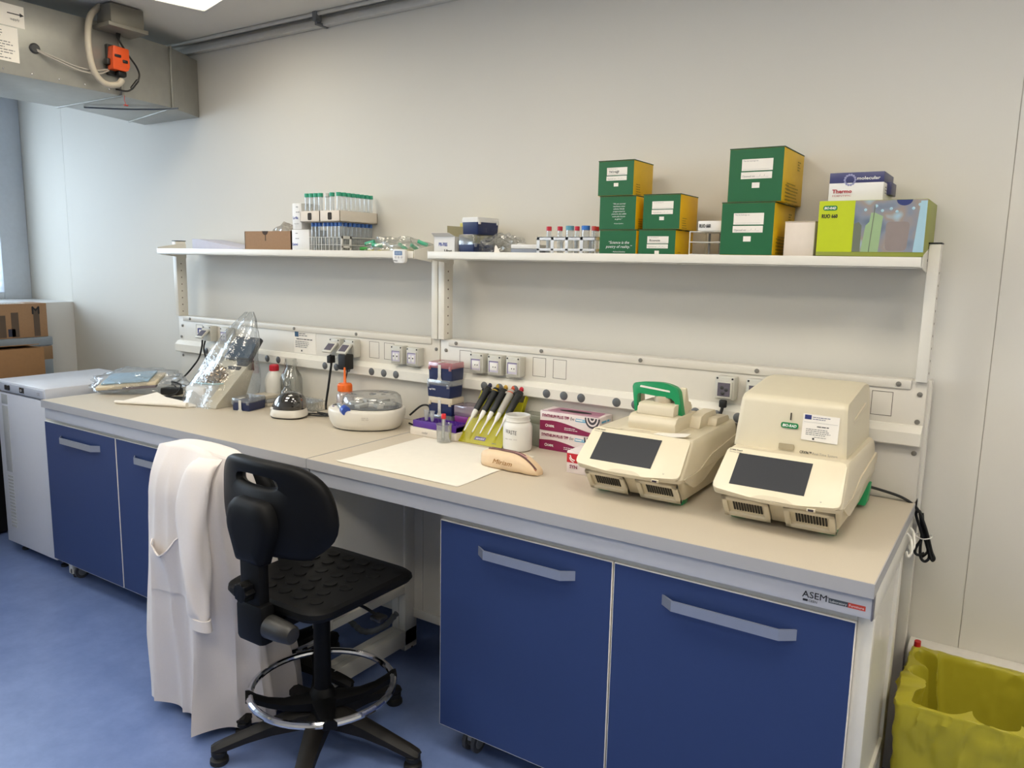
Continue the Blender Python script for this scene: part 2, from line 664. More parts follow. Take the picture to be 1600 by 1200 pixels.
# maker's plate on the right apron
m = MB()
ox = .0015
o, r, u = (1.645 - ox, -.72, .829), (1, 0, 0), (0, 0, 1)
m.text('ASEM', (1.648 - ox, -.72, .829), r, u, .0155, 0, width=.054, bold=.004)
m.text('CEEN', (1.663 - ox, -.72, .8195), r, u, .0055, 0, bold=.01)
m.plate((1.65 - ox, -.72, .8195), r, u, .011, .005, 0)
m.plate((1.706 - ox, -.72, .828), r, u, .0415, .0115, 1)
m.plate((1.7475 - ox, -.72, .828), r, u, .0365, .0115, 2)
m.text('Laboratory', (1.709 - ox, -.72, .831), r, u, .0055, 3, width=.036)
m.text('Furniture', (1.750 - ox, -.72, .831), r, u, .0055, 3, width=.031)
m.text('®', (1.7025 - ox, -.72, .838), r, u, .004, 0)
m.build('maker_plate', [INK, mat('slate_print', (70, 78, 84), .5), mat('orange_red_print', (205, 70, 52), .5), WHITEP], benchR)

# bench end shelf hooks on the right-hand side
for y in (-.17, -.11):
    m = MB()
    m.tube([(1.8005 - ox, y, .855), (1.812 - ox, y, .84), (1.818 - ox, y - .02, .81), (1.812 - ox, y - .035, .80), (1.806 - ox, y - .03, .812)], .004, 6)
    m.build('hook', WHITE_STEEL, benchR)


def cabinet(x0, x1, label, split):
    t = thing('base_cabinet', label, 'cabinet', (x0, 0, 0), 0, None)
    L = x1 - x0
    Z0, Z1, YF = .105, .79, -.703
    m = MB()
    yb = -.30
    m.box(0.001, .019, -.684, yb, Z0, Z1); m.box(L - .019, L - .001, -.684, yb, Z0, Z1)
    m.box(.019, L - .019, -.684, yb, Z0, Z0 + .018); m.box(.019, L - .019, -.684, yb, Z1 - .018, Z1)
    m.box(.019, L - .019, yb, yb + .008, Z0, Z1)
    m.box(.0, L, -.694, -.684, Z1 + .0005, .808)  # added strip that lightens the shaded gap under the apron
    m.build('carcass', WHITE_PANEL, t)
    for k, (a, b) in enumerate(((0, split - x0), (split - x0 + .004, L))):
        m = MB()
        m.box(a + .0025, b - .0025, YF, YF + .0185, Z0 + .0025 - .004, Z1 - .0025)
        m.box(a, b, YF + .0006, YF + .018, Z0 - .004, Z1, .001, mi=1)
        d = m.build('door', [BLUE, mat('white_edging', (232, 226, 216), .4)], t)
        m = MB()
        hx0, hx1 = ((b - .147 - .345, b - .118) if k == 0 else (a + .14, a + .48))
        if k == 0: hx0, hx1 = a + .145, a + .478
        hz = .722
        pts = [(hx0, YF), (hx0 + .035, YF - .026), (hx1 - .035, YF - .026), (hx1, YF), (hx1 - .004, YF + .0005), (hx1 - .037, YF - .021),
               (hx0 + .037, YF - .021), (hx0 + .004, YF + .0005)]
        m.prism(pts, 'xy', hz - .014, hz + .014)
        m.build('handle', ALU, d)
    for x in (.085, L - .085):
        for y in (-.64, -.36):
            m = MB()
            m.box(x - .028, x + .028, y - .028, y + .028, .098, .101)
            m.box(x - .009, x + .009, y - .014, y + .022, .045, .098, .003)
            for sx in (-.017, .017):
                m.cyl((x + sx - .0065, y + .014, .036), (x + sx + .0065, y + .014, .036), .036, seg=20, mi=1)
                m.cyl((x + sx - .0075, y + .014, .036), (x + sx + .0075, y + .014, .036), .022, seg=16, mi=0)
            m.build('caster', [mat('grey_caster_fork', (140, 140, 138), .4), mat('caster_tyre', (70, 70, 72), .5)], t)
    return t


cabinet(-1.845, -.635, 'blue two-door cabinet under the worktop beside the white freezer', -1.242)
cabinet(.565, 1.766, 'blue two-door cabinet under the worktop nearest the yellow waste bag', 1.1555)

# ================================================================== service racks (uprights, panel, raceway, outlets)
OUTGREY = mat('pale_grey_outlet', (196, 194, 184), .4)
SMOKE = mat('smoky_outlet_window', (96, 92, 104), .15, noise_amt=.2, noise_scale=200)
LILAC = mat('lilac_outlet_face', (196, 190, 206), .4)
PLUG = mat('grey_grommet', (92, 94, 96), .4)
SCREW = mat('grey_screw_cap', (120, 117, 110), .4)


def outlet(par, x, z, style, lx, w=.066, h=.078):
    """surface socket box; style 'two' twin switch, 'schuko' socket, 'open' lifted lid with plug, 'smoke' closed smoked lid"""
    m = MB()
    x -= lx
    m.box(x - w / 2, x + w / 2, -.042, .0, z - h / 2, z + h / 2, .005)
    for sx in (-1, 1):
        m.cyl((x + sx * (w / 2 - .008), -.0425, z + h / 2 - .007), (x + sx * (w / 2 - .008), -.044, z + h / 2 - .007), .0032, seg=10, mi=1)
    ob = m.build('outlet_box', [OUTGREY, BLACK], par)
    m = MB()
    if style == 'open':
        M = Matrix.Translation((x, -.043, z + h / 2 - .022)) @ Matrix.Rotation(math.radians(-48), 4, 'X')
        m.box(-w * .42, w * .42, -.010, 0, -h * .78, 0, .003, M=M)
        m.box(-w * .30, w * .30, -.0115, -.009, -h * .64, -.012, 0, mi=1, M=M)
        m.build('outlet_lid', [OUTGREY, SMOKE], ob)
    elif style == 'smoke':
        m.box(x - w * .40, x + w * .40, -.049, -.042, z - h * .42, z + h * .30, .003)
        m.box(x - w * .31, x + w * .31, -.0505, -.048, z - h * .33, z + h * .24, 0, mi=1)
        for a, b in ((-.006, .006), (.008, .0), (-.003, -.012)):
            m.sphere((x + a, -.0500, z + b - .004), .007, .003, .006, 10, 6, mi=2)
        m.build('outlet_lid', [OUTGREY, SMOKE, DARK], ob)
    else:
        m.box(x - w * .38, x + w * .38, -.046, -.042, z - h * .40, z + h * .27, .002)
        m.box(x - w * .33, x + w * .33, -.0472, -.0455, z - h * .34, z + h * .22, 0, mi=1)
        m.box(x - w * .33, x - w * .27, -.0474, -.0455, z - h * .34, z + h * .22, 0, mi=3)
        m.box(x - w * .33, x + w * .33, -.0474, -.0455, z + h * .17, z + h * .22, 0, mi=3)
        if style == 'two':
            for s in (-1, 1):
                m.box(x + s * .0095 - .007, x + s * .0095 + .007, -.049, -.047, z - .021, z + .007, .001, mi=2)
                m.box(x + s * .0095 - .003, x + s * .0095 + .003, -.0496, -.0488, z - .008, z - .002, 0, mi=4)
        else:
            m.box(x - .017, x + .018, -.0484, -.047, z - .019, z + .010, .001, mi=2)
            for s in (0, .011):
                m.cyl((x + s - .001, -.048, z - .006), (x + s - .001, -.0488, z - .006), .0024, seg=10, mi=4)
        m.build('outlet_face', [OUTGREY, LILAC, WHITE, mat('violet_outlet_seal', (120, 110, 150), .4), INK], ob)
    return ob


def blank(m, x, z, w=.058, h=.073, mi=1):
    t = .0016
    for (a, b, c, d) in ((x - w / 2, x + w / 2, z + h / 2 - t, z + h / 2), (x - w / 2, x + w / 2, z - h / 2, z - h / 2 + t),
                         (x - w / 2, x - w / 2 + t, z - h / 2, z + h / 2), (x + w / 2 - t, x + w / 2, z - h / 2, z + h / 2)):
        m.box(a, b, -.0006, .0004, c, d, mi=mi)


def service_rack(x0, x1, label, plugs, screws, blanks, outlets):
    t = thing('service_rack', label, 'service rack', (x0, 0, 0))
    L = x1 - x0
    m = MB()
    m.box(0.0015, L - .0015, 0, .05, .9005, 1.262, .001)
    m.box(.045, L - .042, -.006, .05, 1.236, 1.2635, .003)
    for bx in blanks: blank(m, bx - x0, 1.187)
    m.build('panel', [WHITE_PANEL, mat('dark_outline', (96, 90, 82), .6)], t)
    m = MB()
    m.prism([(0, 1.07), (-.026, 1.072), (-.030, 1.076), (-.030, 1.112), (-.012, 1.130), (0, 1.132)], 'yz', .002, L - .002)
    ra = m.build('raceway', WHITE_STEEL, t)
    for px in plugs:
        m = MB()
        M = Matrix.Translation((px - x0, -.0295, 1.094)) @ Matrix.Rotation(PI / 2, 4, 'X')
        m.lathe([(.0165, -.003), (.0165, .001), (.012, .004), (.004, .005)], seg=20, M=M)
        m.build('grommet', PLUG, ra)
    for sx, sz in screws:
        m = MB()
        M = Matrix.Translation((sx - x0, -.0005 if sz < 1.24 else -.0065, sz)) @ Matrix.Rotation(PI / 2, 4, 'X')
        m.lathe([(.0075, -.002), (.0075, .002), (.004, .0035)], seg=14, M=M)
        m.build('screw_cap', SCREW, t)
    for side in (0, 1):
        xa = .0015 if side == 0 else L - .0315
        m = MB()
        m.box(xa, xa + .030, -.018, .040, 1.262, 1.656 if (side == 0) == (x0 < -1) else 1.60, .002)
        top = 1.656 if (side == 0) == (x0 < -1) else 1.60
        if top > 1.62:
            m.box(xa - .002, xa + .032, -.02, .042, top, top + .004, .001, mi=1)
        for k in range(9):
            z = 1.575 - k * .036
            for xx, s in ((xa + .030, 1), (xa, -1)):
                m.cyl((xx - s * .001, .008, z), (xx + s * .0006, .008, z), .0035, seg=10, mi=2)
        m.build('upright', [WHITE_STEEL, BLACK, mat('hole_shadow_grey', (120, 108, 96), .7)], t)
    for x, z, st in outlets: outlet(t, x, z, st, x0)
    if x0 > -1:
        m = MB()
        m.box(L - .04, L + .006, 0.052, .1, .0, 1.262, .002)
        m.box(.0, L, .052, .1, .86, .8995)
        m.build('rear_column', WHITE_STEEL, t)
    return t


service_rack(-1.8, -.0015, 'white steel service rack with sockets above the worktop, nearer the freezer',
             (-1.527, -1.05, -.97, -.651, -.577, -.504, -.36, -.288, -.218),
             ((-1.691, 1.25), (-1.767, 1.21), (-1.78, 1.15), (-1.772, 1.05), (-.88, 1.25), (-.474, 1.25), (-.02, 1.217)),
             (-1.62, -.371, -.283),
             ((-1.50, 1.187, 'open'), (-1.36, 1.187, 'two'), (-.575, 1.187, 'open'), (-.485, 1.187, 'open'), (-.205, 1.182, 'two'), (-.117, 1.180, 'two')))
service_rack(.0015, 1.8, 'white steel service rack with sockets above the worktop, behind the cyclers',
             (.248, .322, .394, .536, .611, .684, .827, .901, 1.12, 1.191, 1.265),
             ((.031, 1.217), (.087, 1.25), (.494, 1.25), (.902, 1.25), (1.309, 1.25), (1.724, 1.25), (1.782, 1.224), (1.782, 1.142), (1.782, 1.048)),
             (.131, .483, .573, 1.683),
             ((.215, 1.183, 'schuko'), (.302, 1.182, 'schuko'), (.389, 1.183, 'schuko'), (1.218, 1.188, 'smoke'), (1.32, 1.188, 'smoke')))


def reagent_shelf(x0, x1, label):
    t = thing('reagent_shelf', label, 'shelf', (x0, 0, 0))
    L = x1 - x0
    m = MB()
    m.box(.0, L, -.13, .112, 1.587, 1.590)
    m.box(.0, L, -.130, -.127, 1.587, 1.617, .001)
    m.box(.0, L, .109, .112, 1.587, 1.617, .001)
    m.build('shelf_board', WHITE_STEEL, t)
    for xa in (-.0035, L + .0005):
        m = MB()
        m.prism([(-.125, 1.588), (.04, 1.568), (.04, 1.642), (-.01, 1.642), (-.125, 1.622)], 'yz', xa, xa + .003)
        m.cyl((xa - .001, -.02, 1.61), (xa + .004, -.02, 1.61), .004, seg=10, mi=1)
        m.build('bracket', [WHITE_STEEL, SCREW], t)
    return t


reagent_shelf(-1.7645, -.0365, 'white metal shelf holding racks of capped tubes and a brown carton')
reagent_shelf(.0365, 1.7645, 'white metal shelf holding the green and yellow kit boxes')

# ================================================================== freezer left of the bench
t = thing('freezer', 'white under-counter freezer left of the bench', 'freezer', (-2.41, -.66, 0))
FW = mat('freezer_white', (205, 207, 214), .4, noise_amt=.02)
m = MB(); m.box(0, .505, .02, .54, .05, .872, .006); m.build('cabinet_body', FW, t)
m = MB(); m.box(-.002, .507, -.004, .545, .876, .93, .006); tp = m.build('top', FW, t)
m = MB()
m.box(.03, .495, -.0075, -.003, .882, .921, .001)
m.build('control_panel', mat('grey_white_panel', (178, 182, 192), .4), tp)
for x in (.125, .155):
    m = MB(); m.box(x - .009, x + .009, -.012, -.007, .889, .914, .001)
    m.build('switch', BLACK, tp)
m = MB()
m.box(.265, .31, -.0095, -.007, .888, .915, .001)
m.text('-20', (.27, -.0095, .895), (1, 0, 0), (0, 0, 1), .012, 1)
m.build('display', [mat('dark_display', (30, 30, 34), .2), WHITEP], tp)
m = MB()
m.text('C€', (.44, -.0076, .893), (1, 0, 0), (0, 0, 1), .014, 0)
m.build('marking', FAINT, tp)
m = MB()
m.box(.001, .504, -.002, .019, .06, .868, .004)
dr = m.build('door', FW, t)
m = MB()
m.box(.055, .115, -.0035, -.0015, .45, .80, .0005); m.box(.055, .115, -.0035, -.0015, .81, .86, .0005)
for i in range(16): m.box(.06, .115, -.0035, -.0015, .42 - i * .018, .43 - i * .018)
m.build('vent_strip', mat('freezer_grey_strip', (170, 172, 172), .5), dr)
for x in (.05, .45):
    for y in (.06, .48):
        m = MB(); m.lathe([(.018, 0), (.018, .012), (.009, .016), (.009, .055)], (x, y, 0), 12)
        m.build('foot', DARK, t)
# ================================================================== lab stools
PU = mat('black_polyurethane', (7, 7, 8), .5, noise_amt=.15, spec=.22, noise_scale=60, bump=.05)
STOOLB = mat('black_nylon', (7, 7, 8), .55, spec=.2, noise_amt=.12, noise_scale=70)
WORN = mat('worn_black_nylon', (24, 21, 18), .58, spec=.4, noise_amt=.5, noise_scale=18)


def lab_stool(label, loc):
    t = thing('lab_stool', label, 'stool', loc, 0, None)
    a0 = math.radians(14.6)
    m = MB()
    m.lathe([(.052, .085), (.056, .10), (.050, .140), (.034, .158), (.030, .175)], seg=24)
    m.build('hub', WORN, t)
    for k in range(5):
        a = a0 + k * 2 * PI / 5
        M = Matrix.Rotation(a, 4, 'Z')
        m = MB()
        rings = []
        for (rr, w, zt, zb) in ((.03, .034, .150, .088), (.08, .033, .146, .088), (.16, .029, .124, .082), (.24, .026, .098, .066), (.305, .024, .077, .048), (.335, .022, .066, .046), (.345, .016, .060, .048)):
            c = .35 * w
            rings.append([(rr, -w, zb), (rr, -w, zt - .012), (rr, -c, zt), (rr, c, zt), (rr, w, zt - .012), (rr, w, zb)])
        m.loft(rings, M=M)
        lg = m.build('leg', WORN, t)
        m = MB()
        m.lathe([(.026, 0), (.029, .004), (.028, .016), (.018, .021), (.017, .027), (.024, .031), (.024, .042), (.012, .050)], (.322 * math.cos(a), .322 * math.sin(a), 0), 18)
        m.build('glide_foot', BLACK_RUBBER, lg)
    m = MB()
    m.cyl((0, 0, .14), (0, 0, .455), .0275, .0265, seg=24)
    m.build('column', STOOLB, t)
    m = MB()
    m.cyl((0, 0, .45), (0, 0, .50), .014, seg=18)
    m.build('gas_lift_rod', CHROME, t)
    m = MB()
    m.tube([(.226 * math.cos(i * 2 * PI / 48), .226 * math.sin(i * 2 * PI / 48), .215) for i in range(48)], .0115, 10, smooth=False, closed=True)
    fr = m.build('footring', CHROME, t)
    m = MB()
    m.lathe([(.036, .150), (.044, .153), (.046, .185), (.034, .205), (.0285, .212)], seg=24)
    for k in range(4):
        a = math.radians(52 + 90 * k)
        M = Matrix.Rotation(a, 4, 'Z')
        rings = []
        for (rr, w, z, th) in ((.03, .040, .172, .020), (.07, .032, .170, .017), (.12, .024, .172, .014), (.17, .020, .186, .012), (.205, .019, .203, .012), (.226, .021, .214, .016), (.238, .021, .217, .014)):
            rings.append([(rr, -w, z - th), (rr, -w, z + th * .4), (rr, -w * .4, z + th), (rr, w * .4, z + th), (rr, w, z + th * .4), (rr, w, z - th)])
        m.loft(rings, M=M)
    m.build('footring_spider', STOOLB, fr)
    # mechanism
    m = MB()
    m.box(-.075, .075, -.10, .10, .497, .545, .012)
    m.box(-.12, .12, -.13, .13, .54, .549, .004)
    m.box(-.037, .043, -.232, -.05, .492, .528, .008)
    m.build('mechanism', STOOLB, t)
    m = MB()
    m.tube([(.07, .02, .52), (.15, .03, .515), (.215, .03, .50)], .005, 8)
    m.box(.195, .24, .012, .05, .488, .504, .006)
    m.build('lever', BLACK, t)
    # seat: rounded square with raised discs
    m = MB()
    def outline(w, y0, y1, rad, n=6):
        return rounded([(-w, y0), (w, y0), (w, y1), (-w, y1)], rad, n)
    rings = []
    for (w, y0, y1, z, r_) in ((.175, -.185, .195, .548, .06), (.207, -.212, .225, .556, .075), (.216, -.220, .234, .570, .08), (.214, -.218, .232, .583, .08), (.203, -.207, .221, .591, .075), (.17, -.17, .18, .590, .06), (.08, -.08, .08, .5865, .03)):
        rings.append([(x, y, z - (.012 * max(0, (y - .14) / .09) ** 2)) for x, y in outline(w, y0, y1, r_)])
    m.loft(rings)
    for j in range(6):
        for i in range(5):
            x = -.136 + i * .068 + (.034 if j % 2 else 0)
            y = -.145 + j * .060
            if abs(x) > .165: continue
            z = .5868 + .004 * max(abs(x) / .17, abs(y) / .17)
            m.lathe([(.0215, -.001), (.0205, .0022), (.017, .0018), (.0, .0016)], (x, y, z), 20, cap0=False, cap1=False)
    m.build('seat', PU, t)
    # backrest shell with a grip slot, wrapped forward at the sides
    hw = [(-.135, .735), (.135, .735), (.185, .752), (.232, .80), (.240, .86), (.218, .945), (.165, .995), (.08, 1.013), (-.08, 1.013), (-.165, .995), (-.218, .945), (-.240, .86), (-.232, .80), (-.185, .752)]
    pts = catmull([(x, 0, z) for x, z in hw], 6, True)
    cz = .955
    N = 84
    angs = [math.atan2(p.z - cz, p.x) for p in pts]
    def out_at(a):
        best = None
        for i in range(len(pts)):
            p, q = pts[i], pts[(i + 1) % len(pts)]
            d = Vector((math.cos(a), math.sin(a)))
            e = Vector((q.x - p.x, q.z - p.z)); w_ = Vector((p.x, p.z - cz))
            den = d.x * e.y - d.y * e.x
            if abs(den) < 1e-9: continue
            tt = (w_.x * e.y - w_.y * e.x) / den
            uu = (w_.x * d.y - w_.y * d.x) / den
            if tt > 0 and -1e-6 <= uu <= 1 + 1e-6 and (best is None or tt > best): best = tt
        return best or .1
    inner, outer = [], []
    for i in range(N):
        a = 2 * PI * i / N
        sx, sz = math.cos(a), math.sin(a)
        sup = (abs(sx) ** 3 + abs(sz) ** 3) ** (-1 / 3)
        inner.append((sx * sup * .082, cz + sz * sup * .0165 - .010 * (1 - (sx * sup) ** 2) * 0))
        R_ = out_at(a)
        outer.append((sx * R_, cz + sz * R_))
    def ysurf(x, z): return -.228 + .075 * (x / .24) ** 2 + .02 * (1 - min(1, (z - .735) / .2)) * 0
    rings = []
    seq = [(0.0, 0), (.02, -.010), (.06, -.018), (.3, -.020), (.6, -.020), (.86, -.019), (.96, -.013), (1.0, 0), (.96, .013), (.86, .019), (.6, .021), (.3, .021), (.06, .018), (.02, .010)]
    for s_, d in seq:
        rings.append([(inner[i][0] * (1 - s_) + outer[i][0] * s_, ysurf(inner[i][0] * (1 - s_) + outer[i][0] * s_, 0) + d,
                       inner[i][1] * (1 - s_) + outer[i][1] * s_) for i in range(N)])
    rings.append(rings[0])
    m.M = Matrix.Identity(4)
    m = MB()
    m.loft(rings, caps=False)
    bk = m.build('backrest', PU, t, angle=50, recalc=True)
    # cover, spine, knobs
    m = MB()
    cov = rounded([(-.055, .715), (.055, .715), (.075, .77), (.098, .83), (.075, .905), (-.075, .905), (-.098, .83), (-.075, .77)], [.01, .01, .03, .05, .06, .06, .05, .03], 6)
    rings = []
    for sc, y in ((1.0, -.238), (1.0, -.262), (.93, -.276), (.78, -.283), (.5, -.285)):
        rings.append([(x * sc, y, .81 + (z - .81) * sc) for x, z in cov])
    m.loft(rings)
    for x in (-.055, .055): m.lathe([(.009, 0), (.009, .001), (.003, .001)], M=Matrix.Translation((x, -.2795, .822)) @ Matrix.Rotation(PI / 2, 4, 'X'), seg=14, mi=1)
    m.build('back_cover', [STOOLB, BLACK_RUBBER], t, angle=50)
    m = MB()
    m.box(-.043, .043, -.272, -.232, .49, .76, .010)
    m.box(-.058, .058, -.280, -.225, .475, .60, .016)
    m.build('spine', STOOLB, t)
    m = MB()
    q = Matrix.Translation((-.002, -.282, .637)) @ Matrix.Rotation(PI / 2, 4, 'X')
    star = [((.027 + .004 * math.cos(8 * i * 2 * PI / 48)) * math.cos(i * 2 * PI / 48), (.027 + .004 * math.cos(8 * i * 2 * PI / 48)) * math.sin(i * 2 * PI / 48)) for i in range(48)]
    m.prism(star, 'xy', -.012, .022, .003, M=q)
    m.build('height_knob', STOOLB, t)
    m = MB()
    q = Matrix.Translation((.055, -.252, .535)) @ Matrix.Rotation(PI / 2, 4, 'Y')
    m.lathe([(.026, 0), (.034, .006), (.031, .06), (.027, .098), (.022, .104), (.010, .106)], seg=28, M=q)
    m.build('tension_knob', mat('charcoal_grip', (42, 41, 39), .42), t)
    return t


st = lab_stool('black lab stool with grip slot backrest and chrome footring in front of the knee space', (.235, -.893, 0))
st2 = dup(st, (-.225, -.735, 0), math.radians(3.4), 'black lab stool mostly hidden beneath the hanging white coat')
for c in st2.children:
    if c.name.split('.')[0] in ('seat', 'mechanism', 'lever', 'backrest', 'back_cover', 'spine', 'height_knob', 'tension_knob'):
        c.location.z -= .085
    if c.name.split('.')[0] in ('column', 'gas_lift_rod'):
        c.location.z -= .03

# ================================================================== lab coat over the second stool
CLOTH = mat('white_cotton', (226, 218, 213), .85, noise_amt=.03, noise_scale=250, bump=.12, sheen=.2)
t = thing('lab_coat', 'white lab coat draped over the backrest of the hidden stool', 'coat', (-.225, -.90, 0))
NA, NZ = 160, 44


def coat_pt(a, s):
    """a angle around, s 0 top .. 1 hem"""
    zt, zb = .962, .038
    z = zt + (zb - zt) * s
    k = min(1, s * 6)
    hx = .205 + .055 * s + .018 * math.sin(PI * s)
    hy = (.052 + .035 * k) * (1 - s) + .182 * s + .028
    cy = -.085 * (1 - s) + .01 * s
    cx = -.005 - .02 * s
    c, sn = math.cos(a), math.sin(a)
    sup = (abs(c) ** 2.8 + abs(sn) ** 2.8) ** (-1 / 2.8)
    x, y = hx * c * sup, hy * sn * sup
    rg = lambda q: 1 - 2 * abs(math.sin(q * .5)) ** .7
    fold = .55 * rg(7 * a + 1.2 + .5 * s) + .30 * rg(12 * a + 2.0 - s) + .25 * math.sin(5 * a + .6)
    amp = .006 + .044 * s ** .7
    nx = c; ny = sn
    x += nx * fold * amp * .8
    y += ny * fold * amp * 1.0
    # sag between backrest and hem
    y += .006 * math.sin(7 * s + a * 3)
    z += .012 * math.sin(2 * a + .4) * s + .006 * math.sin(5 * a) * s
    if s < .12:
        tt = 1 - s / .12
        x *= 1 - .05 * tt * tt
        y = cy * 0 + y * (1 - .35 * tt * tt)
    z -= .030 * (abs(x) / .22) ** 3 * max(0, 1 - s * 3)
    return (cx + x, cy + y, z)


m = MB()
rings = []
rings.append([(coat_pt(2 * PI * i / NA, 0)[0] * .6, coat_pt(2 * PI * i / NA, 0)[1] * .6 - .034, coat_pt(2 * PI * i / NA, 0)[2] + .006) for i in range(NA)])
for j in range(NZ + 1):
    s_ = j / NZ
    s_ = s_ ** 1.25
    rings.append([coat_pt(2 * PI * i / NA, s_) for i in range(NA)])
rings.append([tuple(Vector(p) * 1.0 + Vector((0, 0, -.002))) for p in rings[-1]])
m.loft(rings, caps=False)
m.add(rings[0], [tuple(range(NA))])
m.build('coat_body', CLOTH, t, angle=60)
# stitched hem band
m = MB()
r1 = [tuple(Vector((p[0] * 1.006, p[1] * 1.006 + .0006, p[2]))) for p in rings[-3]]
# sleeve hanging from the shoulder
m2 = MB()
path = catmull([(.108, -.128, .945), (.108, -.166, .91), (.100, -.188, .80), (.106, -.198, .68), (.122, -.206, .56), (.142, -.214, .475), (.150, -.216, .445)], 6)
rings = []
for i, p in enumerate(path):
    s_ = i / (len(path) - 1)
    wv = .052 + .020 * math.sin(PI * min(1, s_ * 1.2)) - .012 * s_
    dv = .016 + .014 * math.sin(PI * s_) + .004
    R_ = []
    for k in range(28):
        a = 2 * PI * k / 28
        wr = 1 + .10 * math.sin(3 * a + 9 * s_) + .05 * math.sin(5 * a - 14 * s_)
        R_.append((p.x + wv * math.cos(a) * wr, p.y + dv * math.sin(a) * wr, p.z))
    rings.append(R_)
m2.loft(rings)
slv = m2.build('sleeve', CLOTH, t, angle=60)
m3 = MB()
rings = []
for z in (.447, .412):
    rings.append([(.152 + .045 * math.cos(2 * PI * k / 28) + (.447 - z) * .2, -.2165 + .0215 * math.sin(2 * PI * k / 28), z) for k in range(28)])
m3.loft(rings)
m3.build('cuff', CLOTH, slv)
# breast/hip pocket: patch with sagging mouth
m4 = MB()
rows = []
for j in range(9):
    rows.append([])
    for i in range(13):
        u_, v_ = i / 12, j / 8
        x = -.125 + .155 * u_
        z = .660 - .19 * v_ - .055 * math.sin(PI * min(1, u_ * 1.15)) * (1 - v_) + .035 * (u_ - .5) * (1 - v_)
        rows[-1].append((x, z, u_, v_))
vs, fs = [], []
for j in range(9):
    for i in range(13):
        x, z, u_, v_ = rows[j][i]
        # find coat surface y at x,z by sampling the front
        s_ = (.962 - z) / (.962 - .038)
        best = min((coat_pt(-PI + PI * k / 60, s_) for k in range(61)), key=lambda p: abs(p[0] - x))
        vs.append((x, best[1] - .006 - .024 * math.sin(PI * u_) * (1 - v_) ** 2, z))
for j in range(8):
    for i in range(12):
        fs.append((j * 13 + i, (j + 1) * 13 + i, (j + 1) * 13 + i + 1, j * 13 + i + 1))
m4.add(vs, fs)
m4.tube([vs[i] for i in range(13)], .0035, 6, smooth=False)
m4.build('pocket', CLOTH, t, angle=60)
m.bm.free()

# ================================================================== yellow-bagged waste bin
YBAG = mat('yellow_plastic_bag', (204, 194, 60), .28, noise_amt=.12, noise_scale=9, sss=0.0, spec=.45)


def yellow_mat():
    nt = YBAG.node_tree; n = nt.nodes
    p = n['Principled BSDF']
    out = n['Material Output']
    tl = n.new('ShaderNodeBsdfTranslucent'); tl.inputs['Color'].default_value = srgb(196, 186, 50)
    tc = n.new('ShaderNodeTexCoord'); nz = n.new('ShaderNodeTexNoise'); nz.noise_type = 'RIDGED_MULTIFRACTAL'
    nz.inputs['Scale'].default_value = 9.0; nz.inputs['Detail'].default_value = 4.0
    mpn = n.new('ShaderNodeMapping'); mpn.inputs['Scale'].default_value = (1.0, 1.0, .55)
    nt.links.new(tc.outputs['Object'], mpn.inputs['Vector']); nt.links.new(mpn.outputs[0], nz.inputs['Vector'])
    bp = n.new('ShaderNodeBump'); bp.inputs['Strength'].default_value = .55; bp.inputs['Distance'].default_value = .012
    nt.links.new(nz.outputs['Fac'], bp.inputs['Height']); nt.links.new(bp.outputs['Normal'], p.inputs['Normal'])
    mx = n.new('ShaderNodeMixShader'); mx.inputs['Fac'].default_value = .3
    nt.links.new(p.outputs[0], mx.inputs[1]); nt.links.new(tl.outputs[0], mx.inputs[2])
    nt.links.new(mx.outputs[0], out.inputs['Surface'])


yellow_mat()
t = thing('waste_bin', 'waste bin lined with an open yellow plastic bag', 'bin', (2.045, -.165, 0))
hw, hd, ht = .215, .185, .45
m = MB()
m.loft([[(x, y, z) for x, y in rounded([(-hw * k, -hd * k), (hw * k, -hd * k), (hw * k, hd * k), (-hw * k, hd * k)], .04, 5)] for z, k in ((0.0, .80), (.015, .82), (.055, .83), (.058, .80))], caps=True)
m.build('bin_body', mat('grey_bin', (150, 150, 146), .5), t)
m = MB()
rings = []
base = rounded([(-1, -1), (1, -1), (1, 1), (-1, 1)], .13, 5)
# densify
dense = []
for i in range(len(base)):
    a, b = Vector(base[i]), Vector(base[(i + 1) % len(base)])
    n_ = max(1, int((b - a).length / .028))
    for k in range(n_): dense.append(tuple(a + (b - a) * (k / n_)))
levels = [(.02, .93, 0), (.08, .955, 0), (.14, .965, 0), (.20, .975, 0), (.26, .985, 0), (.32, .99, 0), (.37, .995, 0), (.41, 1.0, 0), (.435, 1.0, 0), (.448, .995, 0), (.452, .98, 1), (.446, .955, 1), (.43, .945, 1), (.40, .94, 1), (.36, .93, 1), (.31, .915, 1), (.26, .90, 1), (.20, .86, 1), (.14, .80, 1), (.09, .70, 1), (.07, .45, 1), (.065, .1, 1)]
lv2 = []
for A, B in zip(levels[:-1], levels[1:]):
    lv2 += [A, ((A[0] + B[0]) / 2, (A[1] + B[1]) / 2, A[2])]
levels = lv2 + [levels[-1]]
